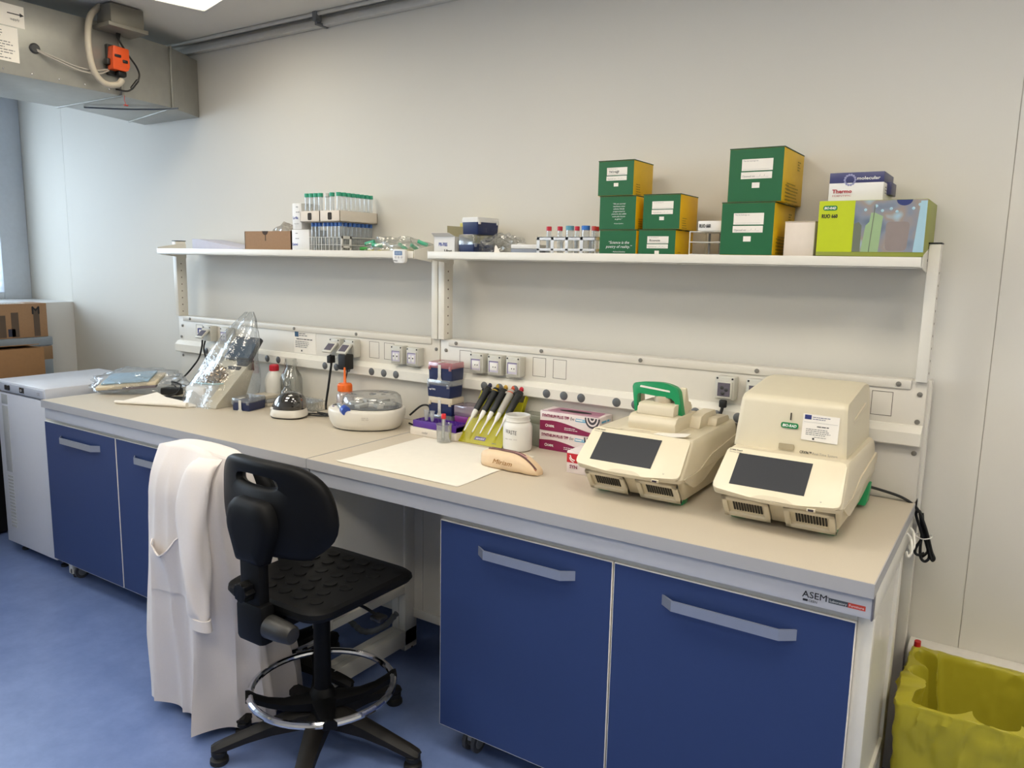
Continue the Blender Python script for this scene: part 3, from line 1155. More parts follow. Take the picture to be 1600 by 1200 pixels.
for lv, (z, k, ins) in enumerate(levels):
    R_ = []
    for i, (x, y) in enumerate(dense):
        X, Y = x * hw * k, y * hd * k
        p = Vector((X * 7 + 3.1 * ins, Y * 7, z * 5))
        n1 = noise.noise(p) * .014 + (abs(noise.noise(p * 2.3)) - .2) * .012 + (1 - abs(noise.noise(p * 2.9))) ** 9 * .009 * min(1, .25 + max(0, (z - .2) / .2)) + (abs(noise.noise(p * 6.5)) - .2) * .007
        if ins: n1 = -(1 - abs(noise.noise(Vector((X * 8, Y * 8, z * 1.3 + .02 * math.sin(X * 30)))))) ** 3 * .060 + .006 + (abs(noise.noise(p * 3.2)) - .2) * .012
        dirv = Vector((x, y)).normalized()
        zz = z + (noise.noise(Vector((X * 14, Y * 14, 4.0))) * .006 if .3 < z else 0) * (1 if not ins or z > .4 else .2)
        f_ = n1 if z < .43 or ins else n1 * .6
        R_.append((X + dirv.x * f_, Y + dirv.y * f_, zz))
    rings.append(R_)
m.loft(rings, caps=False)
m.build('bag_liner', YBAG, t, angle=40)
# red plastic remnant between bin, bench and wall
m = MB()
m.loft([[(1.838 + (x * .016) + z * .03, .012 + y * .02, .30 + z) for x, y in ell(0, 0, 1 - z * 2.5, 1 - z * 2.5, 14)] for z in (0, .04, .09, .14, .17)])
m.loft([[(1.838 + (x * .015), .012 + y * .018, z) for x, y in ell(0, 0, 1, 1, 14)] for z in (0, .31)])
o = m.build('red_handle', mat('red_plastic', (186, 30, 34), .4))
tag(o, 'red plastic handle standing between bench end and yellow bag', 'handle')
o.name = 'red_dustpan_grip'

# ================================================================== ventilation duct
ZINC = mat('galvanised_steel', (164, 163, 156), .38, metal=.5, noise_amt=.10, noise_scale=22)
ZINCB = mat('galvanised_steel_flange', (150, 149, 142), .42, metal=.5, noise_amt=.05)
t = thing('ventilation_duct', 'large galvanised sheet metal air duct under the ceiling', 'duct', (-1.55, 0, 2.3))
TOP = .30
m = MB()
m.box(-.56, 0, -3.6, -.405, 0, TOP, .002)
for k in range(26): m.sphere((.001, -.46 - k * .11, .018), .004, .004, .004, 8, 6, mi=1)
m.build('main_section', [ZINC, CHROME], t)
m = MB()
m.prism([(0, -.40), (-.05, -.115), (-.055, -.105), (-.165, .117), (-.66, .117), (-.52, -.40)], 'xy', .0, TOP - .015, .002)
m.build('end_section', ZINC, t)
m = MB()
m.box(-.57, .014, -.408, -.395, -.004, TOP + .004, .002)
m.build('flange', ZINCB, t)
m = MB()
M = Matrix.Translation((-.052, -.112, 0)) @ Matrix.Rotation(math.radians(-12), 4, 'Z')
m.box(-.60, .010, -.005, .005, -.004, TOP - .01, .002, M=M)
m.build('flange', ZINCB, t)
m = MB()
m.tube([(.0, -.115, -.006), (-.10, -.17, -.012), (-.25, -.27, -.014), (-.40, -.36, -.008)], .004, 6)
m.build('seal_strip', mat('grey_seal', (96, 102, 110), .6), t)
# rating sheets
m = MB()
m.plate((.0006, -.835, .06), (0, -1, 0), (0, 0, 1), .0, .0) if False else None
o_, r_, u_ = (.0006, -1.02, .05), (0, 1, 0), (0, 0, 1)
m.plate(o_, r_, u_, .185, .135, 0)
m.lines((.0006, -1.0, .165), r_, u_, .15, 11, .0105, .004, 1, seed=3)
m.plate((.0006, -.97, .19), r_, u_, .165, .085, 0)
m.build('rating_sheet', [PAPER, FAINT], t)
m = MB()
m.plate((.0014, -.87, .238), r_, (0, 0, 1), .05, .004, 0)
m.prism([(0, -.008), (.016, 0), (0, .008)], 'xy', 0, .001, M=Matrix(((0, 0, 1, .0014), (1, 0, 0, -.822), (0, 1, 0, .240), (0, 0, 0, 1))))
m.text('supply', (.0014, -.86, .215), r_, u_, .010, 1)
m.build('arrow_mark', [INK, FAINT], t)
# grommet and sensing tubes
m = MB()
q = Matrix.Translation((0, -.772, .123)) @ Matrix.Rotation(PI / 2, 4, 'Y')
m.lathe([(.021, -.001), (.021, .004), (.016, .008), (.006, .008)], seg=24, M=q)
gm = m.build('rubber_grommet', DARK, t)
m = MB()
m.tube([(.004, -.770, .121), (.025, -.70, .098), (.03, -.62, .080), (.03, -.54, .080), (.024, -.475, .098)], .0034, 8)
m.tube([(.004, -.768, .116), (.032, -.69, .084), (.04, -.61, .064), (.04, -.53, .066), (.024, -.47, .094)], .0034, 8)
m.build('sensing_tube', mat('clear_grey_tubing', (170, 164, 154), .3), gm)
# orange actuator
ACT = mat('orange_actuator', (222, 84, 30), .4, noise_amt=.05)
m = MB()
m.prism(rounded([(-.470, .098), (-.405, .098), (-.392, .115), (-.392, .196), (-.466, .200), (-.470, .15)], .006, 3), 'yz', .014, .062, .003)
ac = m.build('damper_actuator', ACT, t)
m = MB()
m.box(.060, .066, -.462, -.432, .152, .164, .003); m.box(.060, .066, -.426, -.402, .132, .146, .004)
m.box(.010, .040, -.485, -.462, .118, .145, .004); m.box(.01, .05, -.44, -.40, .076, .10, .006); m.box(.0, .02, -.47, -.39, .08, .21, .002)
m.build('actuator_cap', BLACK, ac)
m = MB()
m.tube([(.02, -.49, .365), (.03, -.545, .30), (.05, -.572, .19), (.05, -.556, .08), (.05, -.51, .03), (.05, -.45, .035), (.05, -.425, .06)], .0135, 12)
m.build('cable_conduit', mat('cream_conduit', (188, 178, 160), .45), ac)
m = MB()
m.tube([(.03, -.385, .33), (.035, -.43, .26), (.035, -.39, .19), (.04, -.345, .13), (.04, -.338, .085), (.03, -.38, .025), (.02, -.44, .02)], .004, 8)
m.cyl((.0375, -.343, .075), (.032, -.372, .035), .0075, seg=10)
m.cyl((.0345, -.424, .24), (.0335, -.415, .275), .007, seg=10)
m.build('control_cable', BLACK, ac)
m = MB()
m.tube([(.02, -.40, .0), (.02, -.402, -.02), (.024, -.398, -.04)], .0015, 6)
m.box(.018, .03, -.408, -.39, -.046, -.04, .001)
m.build('loose_wire', mat('red_wire', (176, 70, 60), .5), t)
m = MB()
m.box(.0, .115, -.50, -.345, .275, .365, .006); m.box(-.01, .13, -.52, -.335, .262, .28, .003)
m.box(.03, .07, -.46, -.40, .33, .368, .002)
m.build('hanger_bracket', mat('dull_grey_steel', (128, 124, 114), .5, metal=.3), t)

# ================================================================== cartons by the left wall
TAPE = mat('brown_tape', (88, 72, 58), .4)
t = thing('shipping_carton', 'brown carton with black M print and tape strips, topmost by the window', 'carton', (-3.0, -.37, 1.084))
m = MB(); m.box(-.085, .10, -.25, .226, .0, .2, .003); m.build('carton_body', CARD, t)
X_ = .1004
r_, u_ = (0, 1, 0), (0, 0, 1)
for (y, w, z0, z1) in ((.165, .034, .006, .17), (.045, .040, .006, .150), (-.025, .040, .006, .135), (-.17, .04, .006, .15)):
    m = MB(); m.plate((X_, y - w / 2, z0), r_, u_, w, z1 - z0, 0)
    m.build('tape_strip', TAPE, t)
m = MB()
m.text('M', (X_, .142, .138), r_, u_, .044, 0, bold=.03, off=.0018)
m.plate((X_, .005, .010), r_, u_, .04, .045, 1)
m.prism(ell(0, 0, .045, .06, 24), 'xy', 0, .0008, mi=1, M=Matrix(((0, 0, 1, X_), (1, 0, 0, -.105), (0, 1, 0, .085), (0, 0, 0, 1))))
m.prism(ell(0, 0, .022, .028, 20), 'xy', 0, .0014, mi=2, M=Matrix(((0, 0, 1, X_), (1, 0, 0, -.100), (0, 1, 0, .08), (0, 0, 0, 1))))
m.prism([(-.013, .012), (.013, .012), (.003, -.002), (.002, -.014), (.008, -.018), (-.008, -.018), (-.002, -.014), (-.003, -.002)], 'xy', 0, .0008, mi=0, M=Matrix(((0, 0, 1, X_), (1, 0, 0, -.066), (0, 1, 0, .163), (0, 0, 0, 1))))
m.prism([(.016 * math.cos(k * PI / 8), .014 * math.sin(k * PI / 8)) for k in range(9)], 'xy', 0, .0008, mi=0, M=Matrix(((0, 0, 1, X_), (1, 0, 0, -.105), (0, 1, 0, .160), (0, 0, 0, 1))))
m.build('carton_print', [INK, mat('dark_blue_print', (38, 44, 66), .6), CARD], t)
m = MB()
m.plate((-.05, -.04, .2004), (1, 0, 0), (0, 1, 0), .12, .16, 0)
for k in range(9): m.plate((-.045, -.03 + k * .016, .2012), (1, 0, 0), (0, 1, 0), .11, .006, 1)
m.build('address_label', [PAPER, FAINT], t)
t = thing('foam_box', 'grey blue foam box with a brown tape band under the printed carton', 'box', (-2.99, -.40, 0))
FOAM = mat('grey_blue_foam', (136, 146, 156), .7, noise_amt=.05)
m = MB(); m.box(-.10, .10, -.22, .27, .60, 1.03, .006); m.build('box_body', FOAM, t)
m = MB(); m.box(-.104, .104, -.225, .275, 1.03, 1.083, .008); m.build('box_lid', FOAM, t)
m = MB(); m.box(-.1008, .1008, -.2208, .2708, .945, 1.028, .004); m.build('tape_band', mat('ochre_tape_band', (140, 112, 82), .5), t)
m = MB(); m.box(-.10, .10, -.21, .26, 0, .60, .004); o = m.build('moving_carton', CARD, None, (-2.99, -.40, 0))
tag(o, 'plain brown carton standing on the floor beneath the grey blue foam box', 'carton')
o['label'] = 'plain brown carton on the floor under the grey blue foam box'
m = MB()
m.box(-.09, .09, -.35, .36, .801, 1.042, .004)
M = Matrix.Translation((-.08, .12, 1.043)) @ Matrix.Rotation(math.radians(-6), 4, 'Y')
m.box(0, .16, -.2, .22, 0, .004, .001, M=M)
o = m.build('tall_carton', mat('tan_carton', (150, 112, 74), .8, noise_amt=.08, noise_scale=60), None, (-2.79, -.63, 0))
tag(o, 'plain tan carton in front of the foam box, resting on the made-up black chest', 'carton')
o.name = 'plain_carton'
t = thing('filler_chest', 'made-up black chest filling the dark area left of the freezer', 'chest', (-2.79, -.63, 0))  # added block that makes the area beside the freezer dark
CHB = mat('black_chest_plastic', (18, 18, 20), .6, spec=.3)
m = MB(); m.box(-.095, .095, -.36, .36, .012, .765, .012)
for y in (-.24, -.12, 0, .12, .24): m.box(-.099, .099, y - .012, y + .012, .03, .74, .004)
m.build('chest_body', CHB, t)
m = MB(); m.box(-.102, .102, -.366, .366, .766, .800, .008); m.build('chest_lid', CHB, t)
for y in (-.32, .32):
    m = MB(); m.box(-.08, .08, y - .02, y + .02, 0, .013, .003); m.build('foot', CHB, t)
# ================================================================== things on the shelves
SZ = 1.5905          # tray floor
KGREEN = mat('green_kit_carton', (16, 94, 52), .45, noise_amt=.04)
KYEL = mat('yellow_kit_carton', (226, 184, 18), .5, noise_amt=.05)
KTOP = mat('dark_green_carton', (16, 66, 40), .5)
R3, U3 = (1, 0, 0), (0, 0, 1)


def crumple(m, c, rx, ry, rz, seed=0, sub=3, amp=.25, freq=3.0, mi=0, flat=True, squash=1.0):
    b2 = bmesh.new()
    bmesh.ops.create_icosphere(b2, subdivisions=sub, radius=1.0)
    for v in b2.verts:
        p = v.co.copy()
        q = p * freq + Vector((seed * 7.3, seed * 3.1, seed * 1.7))
        n_ = noise.noise(q) * amp + (abs(noise.noise(q * 2.3)) - .25) * amp * 1.1
        p = p * (1 + n_)
        z = p.z
        if flat and z < -.55: z = -.55 - (z + .55) * .05
        v.co = Vector((c[0] + p.x * rx, c[1] + p.y * ry, c[2] + (z + .55) / 1.55 * rz * squash))
    m.merge(b2, mi)
    return m


BAG = clear('clear_plastic_bag', (226, 228, 226), .16, .10, body=.10, bump=.5, bscale=60)


def kit_box(x0, x1, y0, d, z0, h, label, mode, note=None, tilt=0.0):
    w = x1 - x0
    t = thing('kit_box', label, 'box', (x0 + w / 2, y0 + d / 2, z0), tilt, 'green and yellow kit boxes')
    m = MB()
    a, b = -w / 2, w / 2
    fy = -d / 2
    m.box(a, b, fy, d / 2, 0, h - .003, .001, mi=1)
    m.box(a + .0006, b - .0006, fy - .0004, fy + .004, .0006, h - .0036, 0, mi=0)
    m.box(a - .001, b + .001, fy - .0012, d / 2 + .001, h - .003, h, .0008, mi=2)
    m.build('carton_body', [KGREEN, KYEL, KTOP], t)
    f = fy - .0006
    k = h / .111
    if mode == 'label':
        m = MB()
        lw = w * .57
        m.plate((-lw / 2 + .004, f, h * .575), R3, U3, lw, h * .215, 0)
        m.plate((-lw / 2 + .003, f, h * .425), R3, U3, lw, h * .125, 0)
        m.plate((-.006 * k, f, h * .255), R3, U3, .016 * k, .011 * k, 0)
        m.text('This kit belongs to:', (-lw / 2 + .007, f, h * .745), R3, U3, .0030 * k, 1, width=lw * .5)
        m.plate((-lw / 2 + .008, f - .0007, h * .60), R3, U3, lw * .86, .0004, 1)
        m.text('Opened on:', (-lw / 2 + .007, f, h * .455), R3, U3, .0042 * k, 1, width=lw * .42)
        m.text('__/__/__', (lw * .02, f, h * .462), R3, U3, .0042 * k, 1, width=lw * .40)
        if note: m.text(note, (-lw / 2 + .012, f, h * .635), R3, U3, .0075 * k, 2, bold=.01, width=lw * .5)
        m.build('front_label', [PAPER, FAINT, INK], t)
    else:
        lines_ = mode
        m = MB()
        n = len(lines_)
        for i, (s_, hh, zz) in enumerate(lines_):
            m.text(s_, (0.006, f, h * zz), R3, U3, hh, 0, shear=.25, align='c')
        m.build('quote_print', [WHITEP], t)
    # small print on the yellow side
    m = MB()
    o = (b + .0006, fy + d * .12, h * .30)
    m.lines(o, (0, 1, 0), U3, d * .26, 6, .0075 * k, .0026 * k, 0, seed=int(x0 * 100))
    if h > .13:
        m.lines((b + .0006, fy + d * .18, h * .34), (0, 1, 0), U3, d * .62, 7, .0095, .0035, 0, seed=4)
        for i in range(4): m.lines((b + .0006, fy + d * .66, h * (.80 - .05 * i)), (0, 1, 0), U3, d * .16, 1, .01, .004, 0, seed=i)
    m.build('side_print', [mat('olive_print', (158, 134, 24), .6)], t)
    return t


q1 = [('“Science is the', .0092, .44), ('poetry of reality.”', .0092, .31), ('- Richard Dawkins', .0046, .17)]
q2 = [('“We are survival', .0048, .74), ('machines-robot', .0048, .665), ('vehicles blindly', .0048, .59), ('programmed to', .0048, .515), ('preserve the selfish', .0048, .44),
      ('molecules known', .0048, .365), ('as genes.”', .0048, .29), ('- Richard Dawkins', .0034, .16)]
q1 = [(a, b, c + .12) for a, b, c in q1]
kit_box(.774, .910, -.105, .155, SZ, .1065, 'green kit box with the quote about poetry, bottom of the triple stack', q1)
kit_box(.770, .904, -.104, .155, SZ + .107, .111, 'green kit box with the long white quote, middle of the triple stack', q2)
kit_box(.763, .893, -.108, .155, SZ + .2185, .115, 'green kit box with handwritten label, on top of the triple stack', 'label', 'TWO+A@P')
kit_box(.9185, 1.048, -.105, .155, SZ, .1065, 'green kit box with cut-off label, under another beside the wire rack', 'label', 'Ricevute')
kit_box(.932, 1.060, -.108, .155, SZ + .107, .112, 'green kit box with blank label, upper of the pair beside the wire rack', 'label')
kit_box(1.203, 1.363, -.1285, .238, 1.6175, .158, 'large green kit box with blank label, lower of the tall pair', 'label')
kit_box(1.217, 1.379, -.126, .236, 1.776, .158, 'large green kit box with blank label, upper of the tall pair', 'label')

# plain white carton, handwritten box in a wire rack
m = MB(); m.box(0, .086, 0, .12, 0, .1265, .0015)
m.box(-.0008, .0868, -.0012, .121, .124, .1275, .001, mi=1)
o = m.build('white_carton', [mat('cream_white_carton', (226, 214, 200), .6), mat('carton_lid_edge', (196, 180, 160), .6)], None, (1.390, -.105, SZ))
tag(o, 'small plain white carton between the tall kit boxes and the lime box', 'box')
WIRE = mat('white_coated_wire', (214, 214, 208), .35)
t = thing('wire_rack', 'empty white wire tube rack beside the tall kit boxes', 'rack', (1.096, -.105, SZ))
m = MB()
for z in (.028, .066, .0985):
    m.tube([(0, 0, z), (.106, 0, z), (.106, .15, z), (0, .15, z)], .0016, 6, smooth=False, closed=True)
    for y in (.05, .10): m.tube([(0, y, z), (.106, y, z)], .0012, 6, smooth=False)
for x in (.0, .106):
    for y in (0, .15): m.tube([(x, y, .0), (x, y, .10)], .0017, 6, smooth=False)
for x in (.03, .06, .085):
    m.tube([(x, .002, .028), (x, .148, .028)], .0012, 6, smooth=False)
    m.tube([(x, .002, .0985), (x, .148, .0985)], .0012, 6, smooth=False)
m.build('wire_frame', WIRE, t)
for s_ in (0, 1):
    m = MB()
    m.box(.04 + s_ * .035, .046 + s_ * .035, .06, .064, .03, .095)
    m.build('divider', GREY, t)
t = thing('small_white_box', 'flat white box with handwritten black RUO code on the wire rack', 'box', (1.119, -.10, SZ + .101))
m = MB(); m.box(0, .083, 0, .12, 0, .031, .001); m.build('carton_body', WHITE, t)
m = MB(); m.text('RUO 660', (.005, -.0003, .010), R3, U3, .011, 0, bold=.025, width=.036); m.build('handwriting', INK, t)

# lime box with handwriting and photo print
LIME = mat('lime_carton', (186, 200, 22), .4, noise_amt=.03)
OLIVE = mat('olive_carton', (150, 156, 66), .45, noise_amt=.05)


def photo_print():
    m_ = mat('blurred_blue_photo_print', (140, 150, 170), .35)
    nt = m_.node_tree; n = nt.nodes; p = n['Principled BSDF']
    tc = n.new('ShaderNodeTexCoord')
    nz = n.new('ShaderNodeTexNoise'); nz.inputs['Scale'].default_value = 16; nz.inputs['Detail'].default_value = 1.5
    nt.links.new(tc.outputs['Object'], nz.inputs['Vector'])
    cr = n.new('ShaderNodeValToRGB')
    e = cr.color_ramp.elements
    e[0].position = .30; e[0].color = srgb(96, 110, 128)
    e[1].position = .70; e[1].color = srgb(158, 190, 206)
    x = e.new(.45); x.color = srgb(128, 136, 150)
    x = e.new(.58); x.color = srgb(152, 138, 128)
    nt.links.new(nz.outputs['Fac'], cr.inputs['Fac'])
    nt.links.new(cr.outputs['Color'], p.inputs['Base Color'])
    return m_


t = thing('reagent_kit_box', 'lime green kit box with blurred blue photo front at the right shelf end', 'box', (1.488, -.128, 1.6175))
W = .279
m = MB()
m.box(0, W, 0, .236, 0, .155, .002, mi=1)
m.box(.0006, W - .0006, -.0006, .02, .012, .1545, 0, mi=0)
m.build('carton_body', [LIME, OLIVE], t)
m = MB()
f = -.0008
m.plate((.097, f, .0125), R3, U3, W - .0976, .1415, 0)
m.prism([(.097, .0125), (.118, .0125), (.118, .085), (.110, .095), (.097, .09)], 'xz', f - .0008, f - .0001, mi=1)
m.prism([(.120, .0125), (.165, .0125), (.171, .11), (.150, .12), (.140, .12), (.137, .095), (.128, .085)], 'xz', f - .0008, f - .0001, mi=2)
m.prism([(.140, .0125), (.142, .0125), (.150, .14), (.148, .14)], 'xz', f - .0014, f - .0007, mi=1)
m.prism(rounded([(.182, .016), (.236, .016), (.240, .095), (.180, .095)], .012, 4), 'xz', f - .0008, f - .0001, mi=3)
m.prism([(.252, .0125), (.278, .0125), (.278, .15), (.262, .15)], 'xz', f - .0008, f - .0001, mi=4)
m.prism([(.222 + .020 * math.cos(PI + k * PI / 12), .154 + .016 * math.sin(PI + k * PI / 12)) for k in range(13)], 'xz', f - .0010, f - .0002, mi=5)
for k, (x, z) in enumerate(((.125, .128), (.152, .138), (.168, .125), (.19, .13), (.205, .122), (.26, .14), (.245, .13))):
    m.sphere((x, f, z), .005, .0012, .005, 12, 6, mi=4)
m.build('front_photo', [photo_print(), mat('olive_grey_print', (106, 112, 96), .4), mat('sage_print', (150, 176, 132), .4), mat('mauve_grey_print', (140, 128, 124), .4),
                        mat('pale_blue_print', (160, 194, 208), .35), mat('dark_blue_badge', (44, 56, 110), .4)], t)
m = MB()
m.prism(rounded([(.012, .128), (.050, .128), (.050, .1415), (.012, .1415)], .0065, 5), 'xz', -.0016, -.0006, mi=0)
m.text('BIO-RAD', (.0155, -.0012, .1312), R3, U3, .0068, 1, bold=.03, shear=.2, width=.031)
m.build('brand_badge', [GREENP, WHITEP], t)
m = MB(); m.text('RUO 660', (.010, -.0008, .107), R3, U3, .0105, 0, bold=.03, width=.042, spacing=1.0); m.build('handwriting', INK, t)
t = thing('molecular_kit_box', 'white and navy kit box lying on top of the lime box', 'box', (1.505, -.10, 1.7735))
m = MB()
w_ = .144
m.box(0, w_, 0, .17, 0, .05, .001, mi=0)
m.box(0, w_, 0, .17, .05, .079, .001, mi=1)
m.box(w_ - .001, w_ + .012, .06, .15, .02, .055, .002, mi=1)
m.build('carton_body', [WHITE, mat('navy_carton', (62, 64, 108), .4), INK], t)
m = MB()
m.text('molecular', (.074, -.0004, .058), R3, U3, .0085, 0, bold=.02, width=.060)
m.text('Thermo', (.010, -.0004, .022), R3, U3, .0105, 1, bold=.03, width=.052)
m.text('SCIENTIFIC', (.010, -.0004, .0125), R3, U3, .0045, 1, width=.051)
m.build('brand_print', [WHITEP, mat('crimson_print', (176, 44, 54), .5)], t)
m = MB()
for i in range(14):
    a = i * 2 * PI / 14
    m.sphere((.055 + .014 * math.cos(a), -.0005, .058 + .014 * math.sin(a)), .0032, .0008, .0032, 8, 5)
m.build('emblem', mat('pale_violet_print', (150, 150, 186), .5), t)
m = MB(); m.lines((w_ + .0006, .02, .035), (0, 1, 0), U3, .03, 3, .008, .004, 0); m.build('side_print', FAINT, t)

# ------------------------------------------------------------------ tubes
TUBE = clear('clear_tube_plastic', (222, 228, 228), .2, .10, edge=.3, body=.14, body_col=(206, 212, 212))
CAPG = mat('sea_green_cap', (52, 160, 126), .4)
CAPB = mat('blue_cap', (48, 96, 168), .4)
_tube = {}


def tube(kind, x, y, z, label, group, capm, r=.0080, L=.115, cap_r=.0090, cap_h=.016):
    k = (kind, capm.name)
    if k not in _tube:
        t = thing('capped_tube', label, 'tube', (x, y, z), 0, group)
        m = MB()
        m.lathe([(.0015, 0), (r * .55, .010), (r, .022), (r, L - cap_h * .6)], seg=14, cap1=False)
        m.build('tube_body', TUBE, t)
        m = MB()
        m.lathe([(cap_r, L - cap_h), (cap_r, L - .001), (cap_r - .001, L)], seg=16)
        m.build('cap', capm, t)
        _tube[k] = t
        return t
    return dup(_tube[k], (x, y, z), None, label, group)


WCARD = mat('white_card', (224, 214, 200), .7, noise_amt=.03)


def card_rack(x0, x1, y0, y1, z0, h, label, slot=True):
    t = thing('cardboard_tube_rack', label, 'rack', (x0, y0, z0))
    w, d = x1 - x0, y1 - y0
    m = MB()
    tk = .003
    m.box(0, w, 0, tk, 0, h, .0005); m.box(0, w, d - tk, d, 0, h, .0005)
    m.box(0, tk, 0, d, 0, h, .0005); m.box(w - tk, w, 0, d, 0, h, .0005)
    m.box(0, w, 0, d, 0, tk)
    m.build('tray', WCARD, t)
    m = MB()
    m.prism(rounded([(w * .40, h * .18), (w * .60, h * .18), (w * .60, h * .84), (w * .40, h * .84)], .006, 4), 'xz', -.0008, .0005)
    m.build('grip_slot', mat('dark_slot', (52, 46, 40), .8), t)
    return t


TZ = SZ + .147
card_rack(-.700, -.578, -.115, .105, TZ, .047, 'white cardboard rack of green-capped tubes nearer the white cartons')
card_rack(-.572, -.452, -.118, .112, TZ, .047, 'white cardboard rack of green-capped tubes at the right of its neighbour')
WCAP = mat('white_tube_cap', (206, 204, 198), .4)
for i in range(4):
    tube('a', -.672 + i * .028 + .0, -.098, TZ + .0035, 'clear tube with sea green cap, front row of the cardboard rack by the white cartons', 'front row of green-capped tubes, left rack', CAPG, L=.120, r=.0095, cap_r=.0115)
tube('a', -.545, -.100, TZ + .0035, 'clear tube with a white cap among the green-capped tubes', None, WCAP, L=.118, r=.0095, cap_r=.0115)
for i in range(2):
    tube('a', -.515 + i * .040, -.100, TZ + .0035, 'clear tube with sea green cap, front row of the rightmost cardboard rack', 'front row of green-capped tubes, right rack', CAPG)
for i in range(7):
    tube('a', -.470, -.076 + i * .0272, TZ + .0035, 'clear tube with sea green cap in the row running back to the wall', 'green-capped tubes along the right side of the cardboard rack', CAPG)


def wire_rack(x0, x1, y0, y1, label, panel=False):
    t = thing('wire_tube_rack', label, 'rack', (x0, y0, SZ))
    w, d = x1 - x0, y1 - y0
    m = MB()
    for z in (.004, .050, .082):
        m.tube([(0, 0, z), (w, 0, z), (w, d, z), (0, d, z)], .0016, 6, smooth=False, closed=True)
    n = 5
    for k in range(n + 1):
        x = w * k / n
        for z in (.004, .082): m.tube([(x, 0, z), (x, d, z)], .001, 5, smooth=False)
        m.tube([(x, 0, .004), (x, 0, .082)], .0013, 5, smooth=False)
    for k in range(11):
        y = d * k / 10
        for z in (.004, .082): m.tube([(0, y, z), (w, y, z)], .001, 5, smooth=False)
    m.build('wire_frame', WIRE, t)
    if panel:
        m = MB()
        for (a, b, c, e) in ((0, .06, 0, .012), (0, .06, .038, .046), (0, .06, .076, .088), (0, .010, 0, .088), (.05, .06, 0, .088)):
            m.box(w + .001, w + .004, a, b, c, e, .0005)
        m.build('end_plate', WHITE, t)
    return t


wire_rack(-.655, -.580, -.105, .10, 'white wire rack of blue-capped tubes next to the white cartons')
wire_rack(-.574, -.458, -.108, .105, 'white wire rack of blue-capped tubes with a perforated end plate', True)
for i in range(3):
    tube('b', -.640 + i * .023, -.094, SZ + .006, 'clear tube with blue cap, front row of the wire rack by the white cartons', 'front row of blue-capped tubes, left wire rack', CAPB, L=.139, r=.0085)
for i in range(5):
    tube('b', -.5625 + i * .0232, -.097, SZ + .006, 'clear tube with blue cap, front row of the wire rack with end plate', 'front row of blue-capped tubes, right wire rack', CAPB)
for i in range(7):
    tube('b', -.4697, -.069 + i * .0256, SZ + .006, 'clear tube with blue cap in the lower row running back to the wall', 'blue-capped tubes along the right side of the wire rack', CAPB)

# two white cartons with blue handwriting
for k, (x, z, h, s1, lab) in enumerate(((-.772, SZ, .1155, 'Extrel', 'white carton with blue handwriting, lower of two beside the blue-capped tubes'),
                                       (-.766, SZ + .1165, .114, 'Lo+Bu', 'white carton with blue handwriting, upper of two beside the cardboard rack'))):
    t = thing('white_reagent_carton', lab, 'box', (x, -.10, z), 0, 'white cartons with handwriting')
    m = MB(); m.box(0, .110 if k == 0 else .058, 0, .11, 0, h, .0012); m.build('carton_body', WHITE, t)
    m = MB()
    wv = .032
    m.text(s1, (.005, -.0003, h * .40), R3, U3, .011, 0, bold=.02, width=wv)
    m.text('meridian', (.012, -.0003, h * .20), R3, U3, .006, 1, width=.030)
    m.lines((.024, -.0003, h * .85), R3, U3, .024, 2, h * .2, .003, 1)
    m.build('front_print', [BLUEP, FAINT], t)

# brown carton with a bag, sloping sheets, bag of green-capped pieces, timer
t = thing('open_carton', 'low open brown carton with a crumpled plastic bag inside', 'carton', (-1.100, -.10, SZ))
w_, d_, h_ = .322, .16, .110
m = MB()
m.box(0, w_, 0, .004, 0, h_); m.box(0, w_, d_ - .004, d_, 0, h_); m.box(0, .004, 0, d_, 0, h_); m.box(w_ - .004, w_, 0, d_, 0, h_); m.box(0, w_, 0, d_, 0, .003)
m.box(.145, .150, -.0006, .001, .066, .10, 0, mi=1)
m.prism([(.146 + .020 * math.cos(PI + k * PI / 10), h_ + .0005 + .018 * math.sin(PI + k * PI / 10)) for k in range(11)], 'xz', -.0007, .001, mi=1)
m.build('carton_body', [CARD, mat('dark_brown', (70, 54, 42), .8)], t)
m = MB(); M = Matrix.Translation((.11, .01, h_)) @ Matrix.Rotation(math.radians(16), 4, 'Y') @ Matrix.Rotation(math.radians(-14), 4, 'X')
m.box(0, .06, 0, .05, 0, .002, M=M); m.build('torn_flap', CARD, t)
m = MB(); crumple(m, (.21, .08, .05), .105, .065, .098, 3, 3, .35, 3)
o = m.build('crumpled_bag', clear('beige_tinted_bag', (214, 206, 190), .16, .12, body=.35, body_col=(196, 184, 164), bump=.6), None, (-1.100, -.10, SZ), angle=15)
tag(o, 'crumpled beige plastic bag poking out of the open brown carton', 'bag')
m = MB()
for k in range(5):
    x1 = .345 - k * .02
    m.box(0, x1, 0, .16, k * .001, k * .001 + .0009)
m.prism([(0, .006), (.41, .006), (.40, .030), (.05, .0755), (0, .076)], 'xz', .02, .17, .001)
o = m.build('foam_wedge', mat('lavender_white_card', (206, 206, 222), .6), None, (-1.572, -.075, SZ))
tag(o, 'pale lavender white card wedge sloping down beside the end upright', 'card')
t = thing('swab_bag', 'clear bag of green and yellow capped pieces beside the blue-capped tubes', 'bag', (-.22, -.02, SZ))
m = MB(); crumple(m, (0, 0, 0), .165, .075, .085, 5, 4, .28, 2.6); m.build('bag_film', clear('clear_swab_bag', (222, 226, 216), .18, .12, body=.16, bump=.6), t, angle=15)
